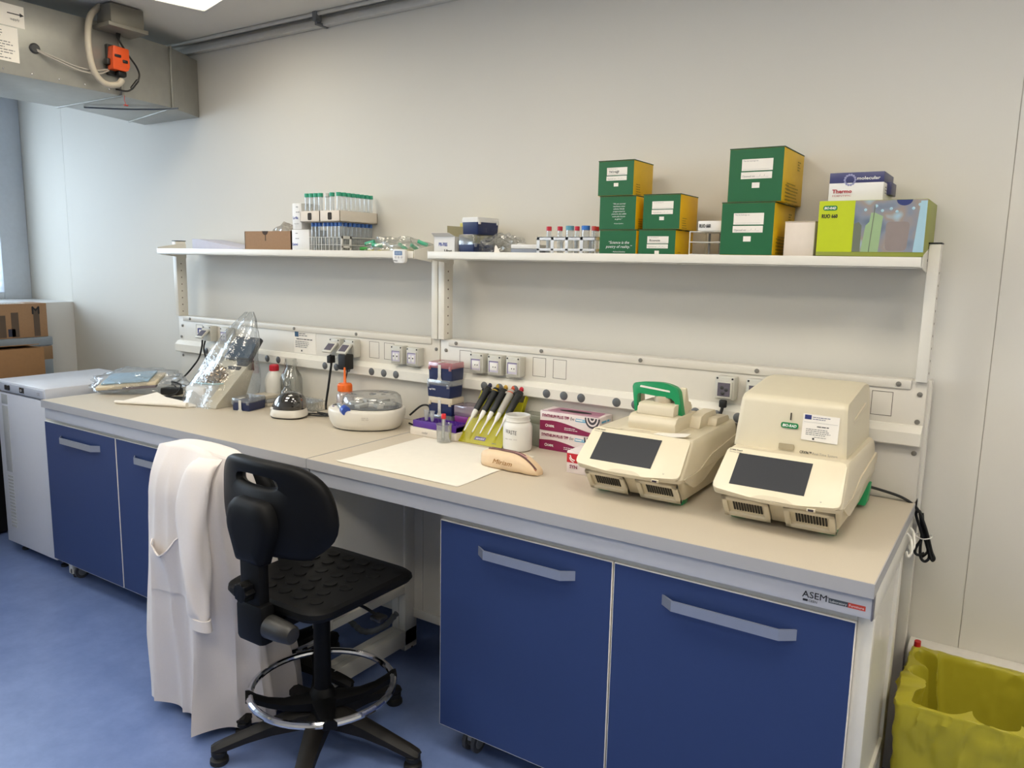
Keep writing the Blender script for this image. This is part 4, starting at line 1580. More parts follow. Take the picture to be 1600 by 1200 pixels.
for i, (x, y, z, mm) in enumerate(((-.135, -.05, .035, 'g'), (-.11, -.045, .06, 't'), (-.06, -.055, .05, 't'), (.06, -.03, .045, 't'), (.115, -.02, .042, 't'), (.15, -.01, .06, 't'), (-.10, -.06, .022, 'y'), (-.055, -.06, .02, 'y'), (.0, -.05, .012, 'y'))):
    m = MB()
    d_ = Vector((math.cos(i * .4), .3 * math.sin(i), .25 * math.sin(i * 1.7))).normalized() * .022
    m.cyl(Vector((x, y, z)) - d_, Vector((x, y, z)) + d_, .008, seg=10)
    m.build('capped_piece', {'g': mat('leaf_green_piece', (60, 150, 60), .4), 't': mat('teal_piece', (70, 176, 140), .4), 'y': mat('yellow_piece', (206, 196, 60), .4)}[mm], t)
m = MB(); crumple(m, (.02, -.01, .0), .14, .06, .04, 9, 3, .25, 3); m.build('beige_pouch', mat('beige_pouch', (206, 194, 160), .6), t, angle=20)
t = thing('kitchen_timer', 'small white digital timer clipped to the shelf edge', 'timer', (-.096, -.131, 1.570))
m = MB(); m.prism(rounded([(-.031, 0), (.031, 0), (.033, .053), (-.033, .055)], .010, 5), 'xz', -.016, -.0005, .003); m.build('case', WHITE, t)
m = MB(); m.prism(rounded([(-.022, .030), (.018, .030), (.018, .047), (-.022, .047)], .003, 3), 'xz', -.0175, -.0155)
m.text('00:00', (-.016, -.0172, .034), R3, U3, .009, 1, width=.028)
m.build('screen', [mat('blue_grey_lcd', (96, 118, 150), .2), mat('lcd_segments', (150, 166, 190), .3)], t)
for k in range(3):
    m = MB(); M = Matrix.Translation((-.018 + k * .016, -.0158, .022)) @ Matrix.Rotation(PI / 2, 4, 'X'); m.lathe([(.005, 0), (.0045, .0015)], seg=12, M=M); m.build('button', mat('pale_grey_button', (196, 192, 192), .4), t)
m = MB(); m.text('5 Timer', (-.028, -.0160, .006), R3, U3, .005, 0, bold=.03); m.build('lettering', INK, t)

# ------------------------------------------------------------------ right shelf, left part
t = thing('small_open_box', 'small white open box with blue handwriting beside the yellow-green box', 'box', (.049, -.105, SZ))
m = MB()
w_, d_, h_ = .104, .085, .084
m.box(0, w_, 0, .0012, 0, h_); m.box(0, w_, d_ - .0012, d_, 0, h_); m.box(0, .0012, 0, d_, 0, h_); m.box(w_ - .0012, w_, 0, d_, 0, h_); m.box(0, w_, 0, d_, 0, .001)
m.build('carton_body', WHITE, t)
m = MB()
M = Matrix.Translation((0, 0, h_)) @ Matrix.Rotation(math.radians(150), 4, 'X')
m.prism([(0, 0), (w_, 0), (w_ - .012, -.028), (.006, -.028)], 'xy', 0, .001, M=Matrix.Translation((0, 0, h_)) @ Matrix.Rotation(math.radians(-28), 4, 'X'))
m.build('front_flap', WHITE, t)
m = MB()
m.prism([(0, 0), (w_, 0), (w_ - .006, .040), (.004, .046)], 'xz', 0, .001, M=Matrix.Translation((0, d_, h_)) @ Matrix.Rotation(math.radians(8), 4, 'X'))
m.build('back_flap', mat('olive_inner_card', (150, 140, 104), .7), t)
m = MB()
m.text('PB-PBS', (.026, -.0003, .048), R3, U3, .013, 0, bold=.015, width=.042)
m.text('5.8out', (.052, -.0003, .026), R3, U3, .009, 1, bold=.03, width=.038)
m.build('handwriting', [BLUEP, INK], t)
m = MB(); m.box(0, .085, 0, .10, 0, .137, .002); m.box(-.001, .086, -.001, .101, .124, .141, .002, mi=1)
o = m.build('olive_yellow_box', [mat('olive_yellow_carton', (176, 168, 64), .5), mat('yellow_lid', (206, 196, 96), .5)], None, (.098, .0, SZ))
tag(o, 'olive yellow carton behind the small white open box', 'box')
TIPB = mat('navy_tip_box', (28, 42, 84), .35, noise_amt=.04)
LID = clear('clear_tip_lid', (214, 220, 226), .2, .1, body=.25, body_col=(208, 214, 218))


def tip_box(loc, rz, label, w=.120, d=.085, h=.042, lid=.018, group='blue pipette tip boxes', lidm=None, panel=True, tape=True, words=None, inset=.0):
    t = thing('pipette_tip_box', label, 'tip box', loc, rz, group)
    m = MB()
    sec = rounded([(-w / 2, -d / 2), (w / 2, -d / 2), (w / 2, d / 2), (-w / 2, d / 2)], .006, 4)
    m.loft([[(x * k, y * k, z) for x, y in sec] for z, k in ((0, .93), (.002, .945), (h, .985))])
    if panel:
        for s_ in (-1, 1):
            m.box(s_ * w * .24 - w * .19, s_ * w * .24 + w * .19, -d / 2 * .985 + .0008, -d / 2 * .985 + .004, h * .18, h * .80, .002)
    m.build('tip_tray', TIPB, t)
    m = MB()
    m.loft([[(x * k, y * k, z) for x, y in sec] for z, k in ((h - .004, 1.0), (h + lid - .003, .985), (h + lid, .96))])
    for s_ in (-1, 1): m.box(s_ * w * .42 - .006, s_ * w * .42 + .006, -d / 2 - .003, -d / 2 + .001, h - .012, h + .004, .001)
    m.build('lid', lidm or LID, t)
    if tape:
        m = MB()
        m.box(-.008, .006, -d / 2 - .0022, -d / 2 - .0006, h * .1, h + lid * .5)
        m.box(-.008, .006, -d / 2 - .002, -d / 2 + .03, h + lid - .001, h + lid + .001)
        m.prism([(-.013, h * -.02), (.011, h * -.05), (.004, h * .35), (-.004, h * .4)], 'xz', -d / 2 - .0022, -d / 2 - .0008)
        m.build('tape', mat('pale_striped_tape', (206, 204, 196), .5, noise_amt=.25, noise_scale=300), t)
    if words:
        m = MB(); m.text(words, (-w * .38, -d / 2 - .0002, h * .55), R3, U3, .006, 0, bold=.02, width=.032); m.build('lettering', WHITEP, t)
    return t


tip_box((.213, -.045, SZ), math.radians(90 - 8), 'navy tip box in torn plastic, lower of the shelf pair', tape=False, h=.058, lid=.034, group='navy tip boxes on the shelf')
tip_box((.226, -.040, SZ + .0925), math.radians(90 - 8), 'navy tip box with pale lid, upper of the shelf pair', tape=False, h=.050, lid=.014, group='navy tip boxes on the shelf', lidm=mat('cloudy_white_lid', (214, 214, 212), .35))
m = MB(); crumple(m, (.325, -.03, SZ), .095, .07, .095, 12, 4, .35, 2.8)
o = m.build('clear_film_bag', BAG, None, angle=14); tag(o, 'crumpled clear film bag beside the navy tip boxes on the shelf', 'bag')
m = MB(); m.prism([(0, 0), (.048, 0), (.006, .052), (.0, .05)], 'xz', 0, .0012, M=Matrix.Rotation(math.radians(-12), 4, 'X'))
o = m.build('paper_scrap', PAPER, None, (.342, -.118, SZ + .001)); tag(o, 'small triangular white paper scrap leaning before the clear film bag', 'paper')
t = thing('slide_box', 'flat grey and white slide box beside the red-capped tubes', 'box', (.408, -.10, SZ))
m = MB(); m.box(0, .115, 0, .06, 0, .040, .002); m.build('base', mat('steel_grey_plastic', (132, 138, 150), .45), t)
m = MB(); m.box(0, .115, 0, .06, .0405, .056, .002); m.box(.02, .04, .01, .05, .0565, .060, .001); m.build('lid', WHITE, t)
# white plastic rack with mixed caps
t = thing('plastic_tube_rack', 'white plastic rack of red and blue capped tubes left of the green boxes', 'rack', (.524, -.108, SZ))
m = MB()
w_, d_, h_ = .236, .07, .083
for (a, b) in ((0, .012), (.034, .042), (h_ - .012, h_)):
    m.box(0, w_, 0, .003, a, b, .0008); m.box(0, w_, d_ - .003, d_, a, b, .0008)
    m.box(0, .003, 0, d_, a, b); m.box(w_ - .003, w_, 0, d_, a, b)
for k in range(5):
    x = k * .0585
    m.box(x, x + .012 if k < 4 else w_, 0, .0035, 0, h_, .0008); m.box(x, x + .012 if k < 4 else w_, d_ - .0035, d_, 0, h_)
m.box(0, w_, 0, d_, .0, .003)
m.box(0, w_, 0, .012, h_ - .003, h_); m.box(0, w_, d_ - .012, d_, h_ - .003, h_); m.box(0, w_, .03, .042, h_ - .003, h_)
m.build('rack_frame', mat('blue_white_plastic', (216, 220, 224), .35), t)
CAPR = mat('red_cap', (188, 36, 56), .4); CAPT = mat('teal_cap', (88, 150, 170), .4); CAPBB = mat('bright_blue_cap', (44, 110, 190), .4); CAPR2 = mat('brick_red_cap', (176, 62, 60), .4)
for i, (x, y, r_, cm_, lab) in enumerate(((.562, -.087, .0095, CAPR, 'red-capped tube, first from the left in the white plastic rack'),
                                     (.607, -.087, .0095, CAPR, 'red-capped tube just left of the teal-capped tube'),
                                     (.646, -.085, .0150, CAPT, 'wide teal-capped tube in the white plastic rack'),
                                     (.676, -.087, .0090, CAPR, 'red-capped tube between the teal-capped and the bright blue-capped tubes'),
                                     (.709, -.085, .0150, CAPBB, 'wide bright blue-capped tube in the white plastic rack'),
                                     (.734, -.055, .0115, CAPR, 'red-capped tube standing behind the bright blue-capped tube'),
                                     (.742, -.087, .0085, CAPR2, 'brick red-capped tube next to the green quote boxes'))):
    L = .116 if r_ < .014 else .118
    tt = thing('capped_sample_tube', lab, 'tube', (x, y, SZ + .0035), 0, None)
    m = MB(); m.lathe([(.002, 0), (r_ * .7, .01), (r_ * .9, .02), (r_ * .9, L - .010)], seg=14, cap1=False); m.build('tube_body', TUBE, tt)
    m = MB(); m.lathe([(r_, L - .015), (r_, L - .001), (r_ - .001, L)], seg=18); m.build('cap', cm_, tt)
# ================================================================== things on the worktop
BT = .9005
CREAM = mat('cream_instrument_plastic', (212, 201, 176), .42, noise_amt=.02)
CREAMD = mat('cream_instrument_panel', (226, 215, 188), .40, noise_amt=.02)
CREAML = mat('pale_cream_cover', (214, 204, 178), .42, noise_amt=.02)
SCREEN = mat('dark_grey_touchscreen', (62, 63, 66), .22, noise_amt=.02)
GREENPL = mat('green_instrument_plastic', (22, 140, 84), .38, noise_amt=.03)


def cycler_base(label, loc, group=None):
    """chassis with sloped touch screen; origin under the middle of the front edge of the base"""
    t = thing('thermal_cycler', label, 'thermal cycler', loc, 0, group)
    D = .425

    def ring(hw, yf, bow, z, r_=.022, yb=D):
        base = [(-hw, yf), (-.035, yf - bow), (.035, yf - bow), (hw, yf), (hw, yb), (-hw, yb)]
        return [(x, y, z) for x, y in rounded(base, [r_, .02, .02, r_, .03, .03], 6)]
    m = MB()
    m.loft([ring(.134, .012, .004, .013), ring(.142, .0, .008, .018), ring(.151, -.022, .014, .050), ring(.158, -.050, .018, .083, .02, D + .004), ring(.1605, -.080, .021, .087, .02, D + .005), ring(.1625, -.088, .022, .098, .02, D + .006)])
    # upper shell behind the panel
    m.loft([ring(.1625, -.086, .022, .0985, .02, D + .006), ring(.1615, -.06, .012, .122, .02, D + .004), ring(.158, -.012, .004, .168, .02, D), ring(.1535, .012, .0, .187, .02, D - .005), ring(.150, .016, .0, .191, .02, D - .010)])
    # side mould line
    for s_ in (-1, 1):
        m.prism(rounded([(-.07, .098), (.06, .098), (.16, .128), (.42, .150), (.425, .118), (.22, .098), (.10, .060), (.02, .055)], .02, 4), 'yz', s_ * .1565, s_ * .1645, .003)
    m.build('chassis', CREAM, t, angle=40)
    # sloped front panel
    m = MB()
    P0 = Vector((0, -.094, .104)); P1 = Vector((0, .010, .1935))
    uu = (P1 - P0).normalized(); L = (P1 - P0).length
    M = Matrix(((1, 0, 0, 0), (0, uu.y, -uu.z, P0.y), (0, uu.z, uu.y, P0.z), (0, 0, 0, 1)))
    poly = rounded([(-.161, .0), (-.03, -.017), (.03, -.017), (.161, .0), (.152, L), (-.152, L)], [.016, .01, .01, .016, .012, .012], 5)
    m.prism(poly, 'xy', -.007, .003, .0025, M=M)
    pn = m.build('front_panel', CREAMD, t)
    m = MB()
    m.prism([(-.118, .018), (.072, .018), (.072, .120), (-.118, .120)], 'xy', .0028, .0042, M=M)
    m.build('touchscreen', SCREEN, pn)
    m = MB()
    o = M @ Vector((-.146, L - .011, .0030)); r_ = Vector((1, 0, 0))
    m.text('C1000 Touch', o, r_, uu, .0042, 0, bold=.03, width=.034)
    m.text('Thermal Cycler', M @ Vector((-.146, L - .018, .0030)), r_, uu, .0030, 0, width=.034)
    m.text('Ψ', M @ Vector((.112, .006, .0030)), r_, uu, .004, 0)
    m.build('lettering', INK, pn)
    # lower fascia: two recessed grilles
    u2 = Vector((0, -.050, .066)).normalized()
    n2 = Vector((1, 0, 0)).cross(u2)
    for s_, w0, w1 in ((-1, -.142, -.018), (1, .020, .144)):
        Mx = Matrix(((1, u2.x, n2.x, 0), (0, u2.y, n2.y, -.015), (0, u2.z, n2.z, .017), (0, 0, 0, 1)))
        m = MB()
        x0, x1 = w0, w1
        for (a, b, c, e) in ((x0, x1, .0, .014), (x0, x1, .066, .078), (x0, x0 + .014, .0, .078), (x1 - .014, x1, .0, .078)):
            m.prism([(a, c), (b, c), (b, e), (a, e)], 'xy', -.004, .0075, .001, M=Mx)
        m.prism([(x0, 0), (x1, 0), (x1, .078), (x0, .078)], 'xy', -.006, .001, mi=0, M=Mx)
        g = m.build('intake_frame', CREAM, t)
        m = MB()
        n_ = 11
        xa, xb = x0 + .028, x1 - .017
        for k in range(n_):
            a = xa + (xb - xa) * k / n_
            m.prism([(a, .026), (a + (xb - xa) / n_ * .62, .026), (a + (xb - xa) / n_ * .62, .060), (a, .060)], 'xy', .0012, .0036, M=Mx)
        m.build('intake_grille', mat('dark_grille_slot', (40, 36, 30), .7), g)
    m = MB(); m.box(.085, .106, -.1075, -.098, .088, .096, .0015); m.box(.089, .102, -.1085, -.107, .0895, .0945, 0, mi=1)
    m.build('usb_port', [CREAM, mat('dark_usb', (48, 38, 48), .4)], t)
    for x, y in ((-.115, .03), (.115, .03), (-.115, .38), (.115, .38)):
        m = MB(); m.box(x - .022, x + .022, y - .02, y + .022, 0, .016, .004)
        m.build('foot', GREENPL, t)
    m = MB(); m.prism([(.30, .012), (.36, .012), (.395, .062), (.37, .062)], 'yz', .138, .1605, .003); m.build('side_foot', GREENPL, t)
    return t


c1 = cycler_base('cream thermal cycler with raised green lid handle and bare touch screen', (1.112, -.463, BT))
# heated lid
LX, LY, LZ = 1.112, -.463, 0
m = MB()
a = lambda x: x - LX
m.prism(rounded([(.078, .188), (.073, .214), (.085, .232), (.10, .234), (.24, .236), (.28, .225), (.29, .188)], .006, 4), 'yz', a(1.038), a(1.190), .004)
m.prism(rounded([(.098, .232), (.103, .262), (.115, .267), (.22, .268), (.25, .258), (.255, .232)], .006, 4), 'yz', a(1.056), a(1.172), .005)
ld = m.build('heated_lid', CREAM, c1, angle=40)
m = MB()
m.lathe([(.030, .0), (.030, .018), (.026, .024)], (a(1.115), .165, .262), 24)
m.build('lid_knob', mat('grey_beige_collar', (176, 164, 140), .4), ld)
# green loop handle: a frame with a slot
m = MB()
hx0, hx1 = a(1.020), a(1.172)
prof = rounded([(hx0 + .010, .232), (hx0 - .004, .318), (hx0 + .03, .326), (0.0, .329), (hx1 - .03, .324), (hx1 - .006, .314), (hx1 + .014, .228), (hx1 + .004, .228), (hx1 - .018, .282), (hx0 + .014, .290), (hx0 + .018, .232)], [.002, .01, .02, .02, .02, .01, .002, .002, .006, .006, .002], 4)
Mh = Matrix.Translation((0, .128, .0)) @ Matrix.Rotation(math.radians(-4), 4, 'X')
b2 = MB()
b2.prism(prof, 'xz', -.006, .022, .003)
m.M = Mh
m.merge(b2.bm)
hd_ = m.build('lid_handle', GREENPL, ld, angle=40)
m = MB(); m.M = Mh
m.prism(rounded([(hx0 + .022, .3085), (hx1 - .030, .301), (hx1 - .032, .3065), (hx0 + .024, .3145)], .0025, 3), 'xz', -.0068, -.0055)
m.build('handle_slot', mat('pale_slot', (224, 222, 210), .5), hd_)
m = MB(); m.M = Mh
m.prism(rounded([(.022, .316), (.030, .318), (.062, .262), (.060, .235), (.022, .228)], .006, 4), 'yz', hx1 - .010, hx1 + .008, .002)
m.prism(rounded([(.022, .290), (.05, .285), (.06, .235), (.022, .232)], .006, 4), 'yz', hx0 + .004, hx0 + .016, .002)
m.build('handle_side', CREAML, hd_)
m = MB()
m.prism(rounded([(.19, .189), (.205, .226), (.235, .232), (.33, .232), (.36, .189)], .006, 4), 'yz', a(1.186), a(1.222), .004)
m.prism(rounded([(.26, .189), (.27, .215), (.38, .21), (.39, .189)], .006, 4), 'yz', a(1.215), a(1.25), .004)
m.box(a(1.02), a(1.195), .05, .29, .1885, .1915, .001)
m.build('hinge_housing', CREAM, c1, angle=40)
m = MB(); m.text('INNOVATION', (a(1.07), .045, .1925), (1, 0, 0), (0, 1, 0), .006, 0); m.build('model_lettering', FAINT, c1)
# taped paper note on top of the first cycler
m = MB()
m.loft([[(.0, .0, .001), (.062, -.010, .002), (.098, -.004, .006), (.102, .028, .010), (.06, .040, .003), (.004, .022, .001)],
        [(.0, .0, .0022), (.062, -.010, .0032), (.098, -.004, .0072), (.102, .028, .0112), (.06, .040, .0042), (.004, .022, .0022)]])
o = m.build('curled_paper_strip', PAPER, None, (1.145, -.440, BT + .1925)); tag(o, 'curled white paper strip lying on the cycler with green handle', 'paper')
m = MB(); m.box(0, .05, 0, .012, 0, .0006); o = m.build('tape_piece', mat('pale_tape', (226, 216, 190), .5), None, (.985, -.435, BT + .1925)); tag(o, 'small pale tape piece on top of the cycler with green handle', 'tape')

c2 = cycler_base('cream thermal cycler carrying a tall optical module, at the right bench end', (1.527, -.470, BT))
a = lambda x: x - 1.527
yy_ = lambda y: y + .470
prof = [(yy_(-.402), .188), (yy_(-.386), .322), (yy_(-.372), .334), (yy_(-.13), .360), (yy_(-.06), .352), (yy_(-.045), .33), (yy_(-.045), .188)]
pr = rounded(prof, [.004, .014, .02, .03, .03, .02, .004], 5)
m = MB()
rings = []
for x, k in ((-.158, .0), (-.1515, .6), (-.146, 1.0), (.125, 1.0), (.131, .6), (.1375, .0)):
    R_ = []
    for (y, z) in pr:
        zz = z if k == 1.0 else .188 + (z - .188) * (.975 + .025 * k)
        yv = yy_(-.225) + (y - yy_(-.225)) * (.97 + .03 * k)
        tp = (z - .188) / .17 * .012
        R_.append((x + (tp if x < 0 else -tp), yv, zz))
    rings.append(R_)
m.loft(rings)
md = m.build('optical_module', CREAML, c2, angle=32)
m = MB(); m.box(-.157, .137, yy_(-.400), yy_(-.05), .1862, .1895, .001); m.build('module_seam', mat('seam_brown', (96, 84, 66), .7), md)
fo = Vector((0, yy_(-.4035), .188)); fu = (Vector((0, yy_(-.3875), .322)) - fo).normalized()
def FP(x, z):
    k = (z - .188) / fu.z
    return Vector((a(x), fo.y + fu.y * k - .0008, z))
m = MB()
m.plate(FP(1.492, .192 + .004), (1, 0, 0), fu, .040, .016, 0, .002, .003); m.build('latch', mat('grey_beige_latch', (164, 152, 126), .4), md)
m = MB(); m.plate(FP(1.5145, .276), (1, 0, 0), fu, .0035, .020, 0, .001, .001); m.build('status_led', mat('dark_slit', (62, 54, 44), .4), md)
m = MB()
Mx = Matrix(((1, 0, 0, FP(1.492, .254).x), (0, fu.y, -fu.z, FP(1.492, .254).y), (0, fu.z, fu.y, FP(1.492, .254).z), (0, 0, 0, 1)))
m.prism(rounded([(0, 0), (.046, 0), (.046, .015), (0, .015)], .007, 5), 'xy', -.0002, .0010, M=Mx)
m.text('BIO-RAD', FP(1.497, .2575), (1, 0, 0), fu, .0072, 1, shear=.2, bold=.03, width=.036, off=.0013)
m.build('brand_badge', [GREENP, WHITEP], md)
m = MB()
b_ = FP(1.5475, .229)
m.plate(b_, (.999, 0, -.02), fu, .092, .070, 0, .0005)
m.plate(FP(1.552, .284), (1, 0, 0), fu, .017, .012, 1, .0009)
m.lines(FP(1.572, .290), (1, 0, 0), fu, .045, 2, .005, .0016, 1, seed=2)
m.plate(FP(1.551, .2765), (1, 0, 0), fu, .085, .0005, 2, .0009)
m.lines(FP(1.585, .266), (1, 0, 0), fu, .035, 1, .005, .0022, 3, seed=5)
m.lines(FP(1.558, .258), (1, 0, 0), fu, .075, 4, .0048, .0018, 2, seed=7)
m.lines(FP(1.58, .238), (1, 0, 0), fu, .035, 1, .005, .0015, 2, seed=5)
m.plate(FP(1.576, .2315), (1, 0, 0), fu, .005, .005, 3, .0009)
m.build('funding_sticker', [PAPER, NAVY, FAINT, INK], md)
m = MB()
m.text('CFX96™', FP(1.548, .1965 - .004), (1, 0, 0), fu, .0065, 0, bold=.03, width=.030)
m.text('Real-Time System', FP(1.581, .1965 - .004), (1, 0, 0), fu, .0062, 1, width=.062)
m.build('model_lettering', [INK, FAINT], md)
m = MB()
m.prism(rounded([(yy_(-.30), .262), (yy_(-.12), .285), (yy_(-.12), .302), (yy_(-.30), .279)], .004, 3), 'yz', .1285, .1325, .001)
m.build('side_groove', CREAM, md)
# its mains cable, bundled and hanging past the bench end
m = MB()
def cpt(x, z, y=.02): return (x, y, z)
m.tube([(1.66, -.03, .935), (1.70, -.02, .928), (1.765, -.015, .913), (1.806, .0, .882), (1.828, .01, .835), (1.840, .015, .80), (1.853, .02, .755), (1.862, .02, .735), (1.856, .02, .728), (1.846, .02, .76), (1.835, .02, .80), (1.815, .015, .865), (1.808, .015, .872), (1.803, .015, .86), (1.818, .02, .815), (1.824, .02, .79), (1.812, .02, .76), (1.810, .02, .742), (1.820, .02, .736), (1.835, .022, .745)], .0042, 8)
m.tube([(1.812, .024, .862), (1.822, .026, .815), (1.822, .026, .76), (1.826, .026, .728), (1.838, .026, .718), (1.848, .026, .735), (1.836, .026, .775), (1.828, .026, .80), (1.818, .026, .865)], .0042, 8)
m.tube([(1.815, .030, .862), (1.828, .032, .80), (1.842, .032, .755), (1.838, .032, .74), (1.828, .032, .728)], .0042, 8)
cb = m.build('power_cable', BLACK_RUBBER, None)
tag(cb, 'black mains cable bundled with a white tie hanging past the bench end', 'cable')
m = MB(); m.tube([(1.808, .008, .797), (1.828, .005, .792), (1.848, .01, .798), (1.846, .034, .80), (1.824, .037, .795), (1.808, .03, .798)], .0018, 6, closed=True); m.build('cable_tie', WHITE, cb)

# ------------------------------------------------------------------ glove boxes
MAG = mat('burgundy_print', (132, 24, 74), .45); GL = mat('glove_box_white', (226, 214, 212), .5)
SKYP = mat('sky_blue_print', (96, 170, 206), .5)


def glove_box(x0, y0, z0, label, rz=0.0, L=.245, D=.10, H=.0715, top=True):
    t = thing('glove_box', label, 'box', (x0, y0, z0), rz, 'burgundy and white glove boxes')
    m = MB()
    m.box(0, L, 0, D, 0, H, .001)
    m.build('carton_body', GL, t)
    m = MB()
    f = -.0006
    wave = [(0.0, .0), (L, .0), (L, H * .16)] + [(L * (1 - k / 14), H * (.16 + .38 * (.5 - .5 * math.cos(PI * min(1, k / 11))) + (.0 if k < 11 else -.05 * (k - 11) / 3))) for k in range(1, 15)]
    m.prism(wave, 'xz', f, .0004, mi=0)
    m.text('SYNTHIUM PLUS TPP', (.010, f, H * .70), (1, 0, -.0), U3, H * .15, 0, bold=.035, width=L * .46)
    m.text('Evo', (.128, f, H * .70), R3, U3, H * .16, 2, shear=.3, width=.016)
    m.prism(rounded([(.148, H * .66), (.190, H * .66), (.190, H * .80), (.150, H * .82)], .002, 3), 'xz', f - .0002, .0002, mi=3)
    m.lines((.152, f - .0003, H * .71), R3, U3, .034, 1, .004, .005, 1, seed=2)
    m.text('CHEMIL', (.036, f - .0002, H * .20), R3, U3, H * .11, 1, bold=.03, width=.026)
    for k in range(2): m.prism(ell(.029, H * .255, .0055 - k * .002, .0055 - k * .002, 16), 'xz', f - .0006 - k * .0003, f, mi=1 if k == 0 else 0)
    m.lines((.105, f - .0003, H * .24), R3, U3, .055, 2, .006, .0022, 1, seed=9)
    # round hand emblem at the right corner
    for k, (r_, mi_) in enumerate(((.030, 4), (.024, 5), (.019, 4), (.012, 5), (.007, 4))):
        m.prism([(.216 + r_ * math.cos(PI + PI * j / 16), H * .94 + r_ * 1.25 * math.sin(PI + PI * j / 16)) for j in range(17)], 'xz', f - .0003 - k * .0002, .0002, mi=mi_)
    m.build('front_print', [MAG, WHITEP, INK, SKYP, mat('charcoal_print', (62, 56, 64), .5), GL], t)
    m = MB()
    if top:
        m.box(.008, L - .002, .0, .006, H - .0004, H + .0006, mi=0)
        m.prism(rounded([(.02, .012), (L - .01, .012), (L - .02, D - .01), (.035, D - .01)], .01, 4), 'xy', H - .0003, H + .0004, mi=0)
        m.prism(ell(L * .5, D * .48, .066, .017, 28), 'xy', H, H + .001, mi=1)
        m.build('top_print', [mat('pale_burgundy_print', (172, 120, 142), .5), INK], t)
        m = MB()
    m.lines((L + .0008, .012, H * .70), (0, 1, 0), U3, D * .7, 1, .01, H * .10, 0, seed=2)
    m.prism([(0, 0), (D, 0), (D, H * .55), (D * .3, H * .30), (0, H * .16)], 'yz', L - .0003, L + .0006, mi=1)
    m.build('end_print', [SKYP, MAG], t)
    return t


glove_box(.555, -.105, BT, 'burgundy and white glove box, lower of two behind the white waste jar')
glove_box(.557, -.107, BT + .073, 'burgundy and white glove box with dark oval opening, upper of two', top=True)
t = thing('red_white_box', 'red and white carton half hidden behind the cycler with green handle', 'box', (.803, -.338, BT))
m = MB(); m.box(0, .118, 0, .16, 0, .073, .001); m.build('carton_body', GL, t)
m = MB()
m.prism([(0, .035), (.10, .035), (.10, .066), (0, .066)], 'xz', -.0006, .0003, mi=0)
m.text('SYN', (.012, -.0007, .017), R3, U3, .011, 1, bold=.03)
m.tube([(.012, -.001, .060), (.018, -.001, .048), (.030, -.001, .044)], .002, 6, mi=2)
m.tube([(.010, -.001, .052), (.015, -.001, .043), (.026, -.001, .038)], .0015, 6, mi=2)
m.build('front_print', [REDP, MAG, WHITEP], t)

# ------------------------------------------------------------------ waste jar
t = thing('waste_jar', 'white plastic jar handwritten WASTE beside the yellow pipette stand', 'jar', (.500, -.170, BT))
HD = mat('milky_white_plastic', (222, 220, 214), .38, noise_amt=.02, sss=0.0)
m = MB()
m.lathe([(.044, 0), (.051, .003), (.0535, .010), (.0535, .088), (.050, .099), (.044, .104), (.0435, .106), (.046, .108), (.046, .1115), (.0435, .113), (.0435, .122), (.046, .124), (.046, .130), (.0435, .131), (.0425, .128), (.0425, .104), (.050, .09), (.050, .006), (.0, .005)], seg=48, cap0=True, cap1=False)
m.build('jar_body', HD, t, angle=40)
# wrap lettering on the cylinder
m = MB()
vs, fs, x0, x1, y0_, y1_ = text_geo('WASTE', 0.12, 0.0, 1.0)
R_ = .0541
kx = .046 / (x1 - x0)
m.add([(R_ * math.sin((x - (x0 + x1) / 2) * kx / R_ + .08), -R_ * math.cos((x - (x0 + x1) / 2) * kx / R_ + .08), .066 + y * .0215 - .004 * ((x - x0) / (x1 - x0) - .5)) for x, y in vs], fs)
m.build('handwriting', mat('marker_ink', (34, 33, 36), .6), t)
m = MB()
for k in range(11):
    an = -.35 + k * .085
    if k % 4 == 3: continue
    m.box(-.0018, .0018, -R_ - .0004, -R_ + .001, .045, .0485, M=Matrix.Rotation(an, 4, 'Z'))
m.build('faint_lettering', mat('pale_lettering', (196, 194, 190), .6), t)

# ------------------------------------------------------------------ pencil case
t = thing('pencil_case', 'cream pencil case with brown zip lying on the paper mat corner', 'pencil case', (.642, -.425, BT), math.radians(-1))
CASE = mat('cream_leatherette', (222, 195, 160), .5, noise_amt=.06, noise_scale=60, bump=.15)
m = MB()
N = 20
rings = []
for i in range(29):
    s_ = i / 28
    x = -.112 + .224 * s_
    e = 1 - abs(2 * s_ - 1) ** 5
    tl = .062 * max(.05, (1 - max(0, (s_ - .52) / .48) ** 2.4 * .75)) * (1 - .18 * max(0, (.12 - s_) / .12))
    d = .034 * (.55 + .45 * e)
    R_ = []
    for k in range(N):
        a_ = 2 * PI * k / N
        c_, sn = math.cos(a_), math.sin(a_)
        sup = (abs(c_) ** 4 + abs(sn) ** 4) ** (-1 / 4)
        z = tl * .5 + tl * .5 * sn * sup
        R_.append((x, c_ * sup * d * (1 - .30 * max(0, z / .062 - .4)), z + .002 * noise.noise(Vector((x * 30, a_, 1)))))
    rings.append(R_)
m.loft(rings)
m.build('case_body', CASE, t, angle=60)
m = MB()
zp = []
for i in range(15):
    s_ = .12 + .86 * i / 14
    x = -.112 + .224 * s_
    tl = .062 * max(.05, (1 - max(0, (s_ - .52) / .48) ** 2.4 * .75))
    zp.append((x, -.012 + .004 * math.sin(s_ * 5), tl + .0005))
m.tube(zp, .0035, 6, mi=0)
m.tube([(p[0] + .002, p[1] + .014, p[2] - .0005) for p in zp[:11]], .0032, 6, mi=0)
m.box(.098, .108, -.020, -.012, .004, .024, .002, mi=1)
m.build('zip', [mat('brown_zip', (96, 62, 56), .5), mat('rose_gold_pull', (190, 130, 100), .3, metal=.6)], t)
m = MB()
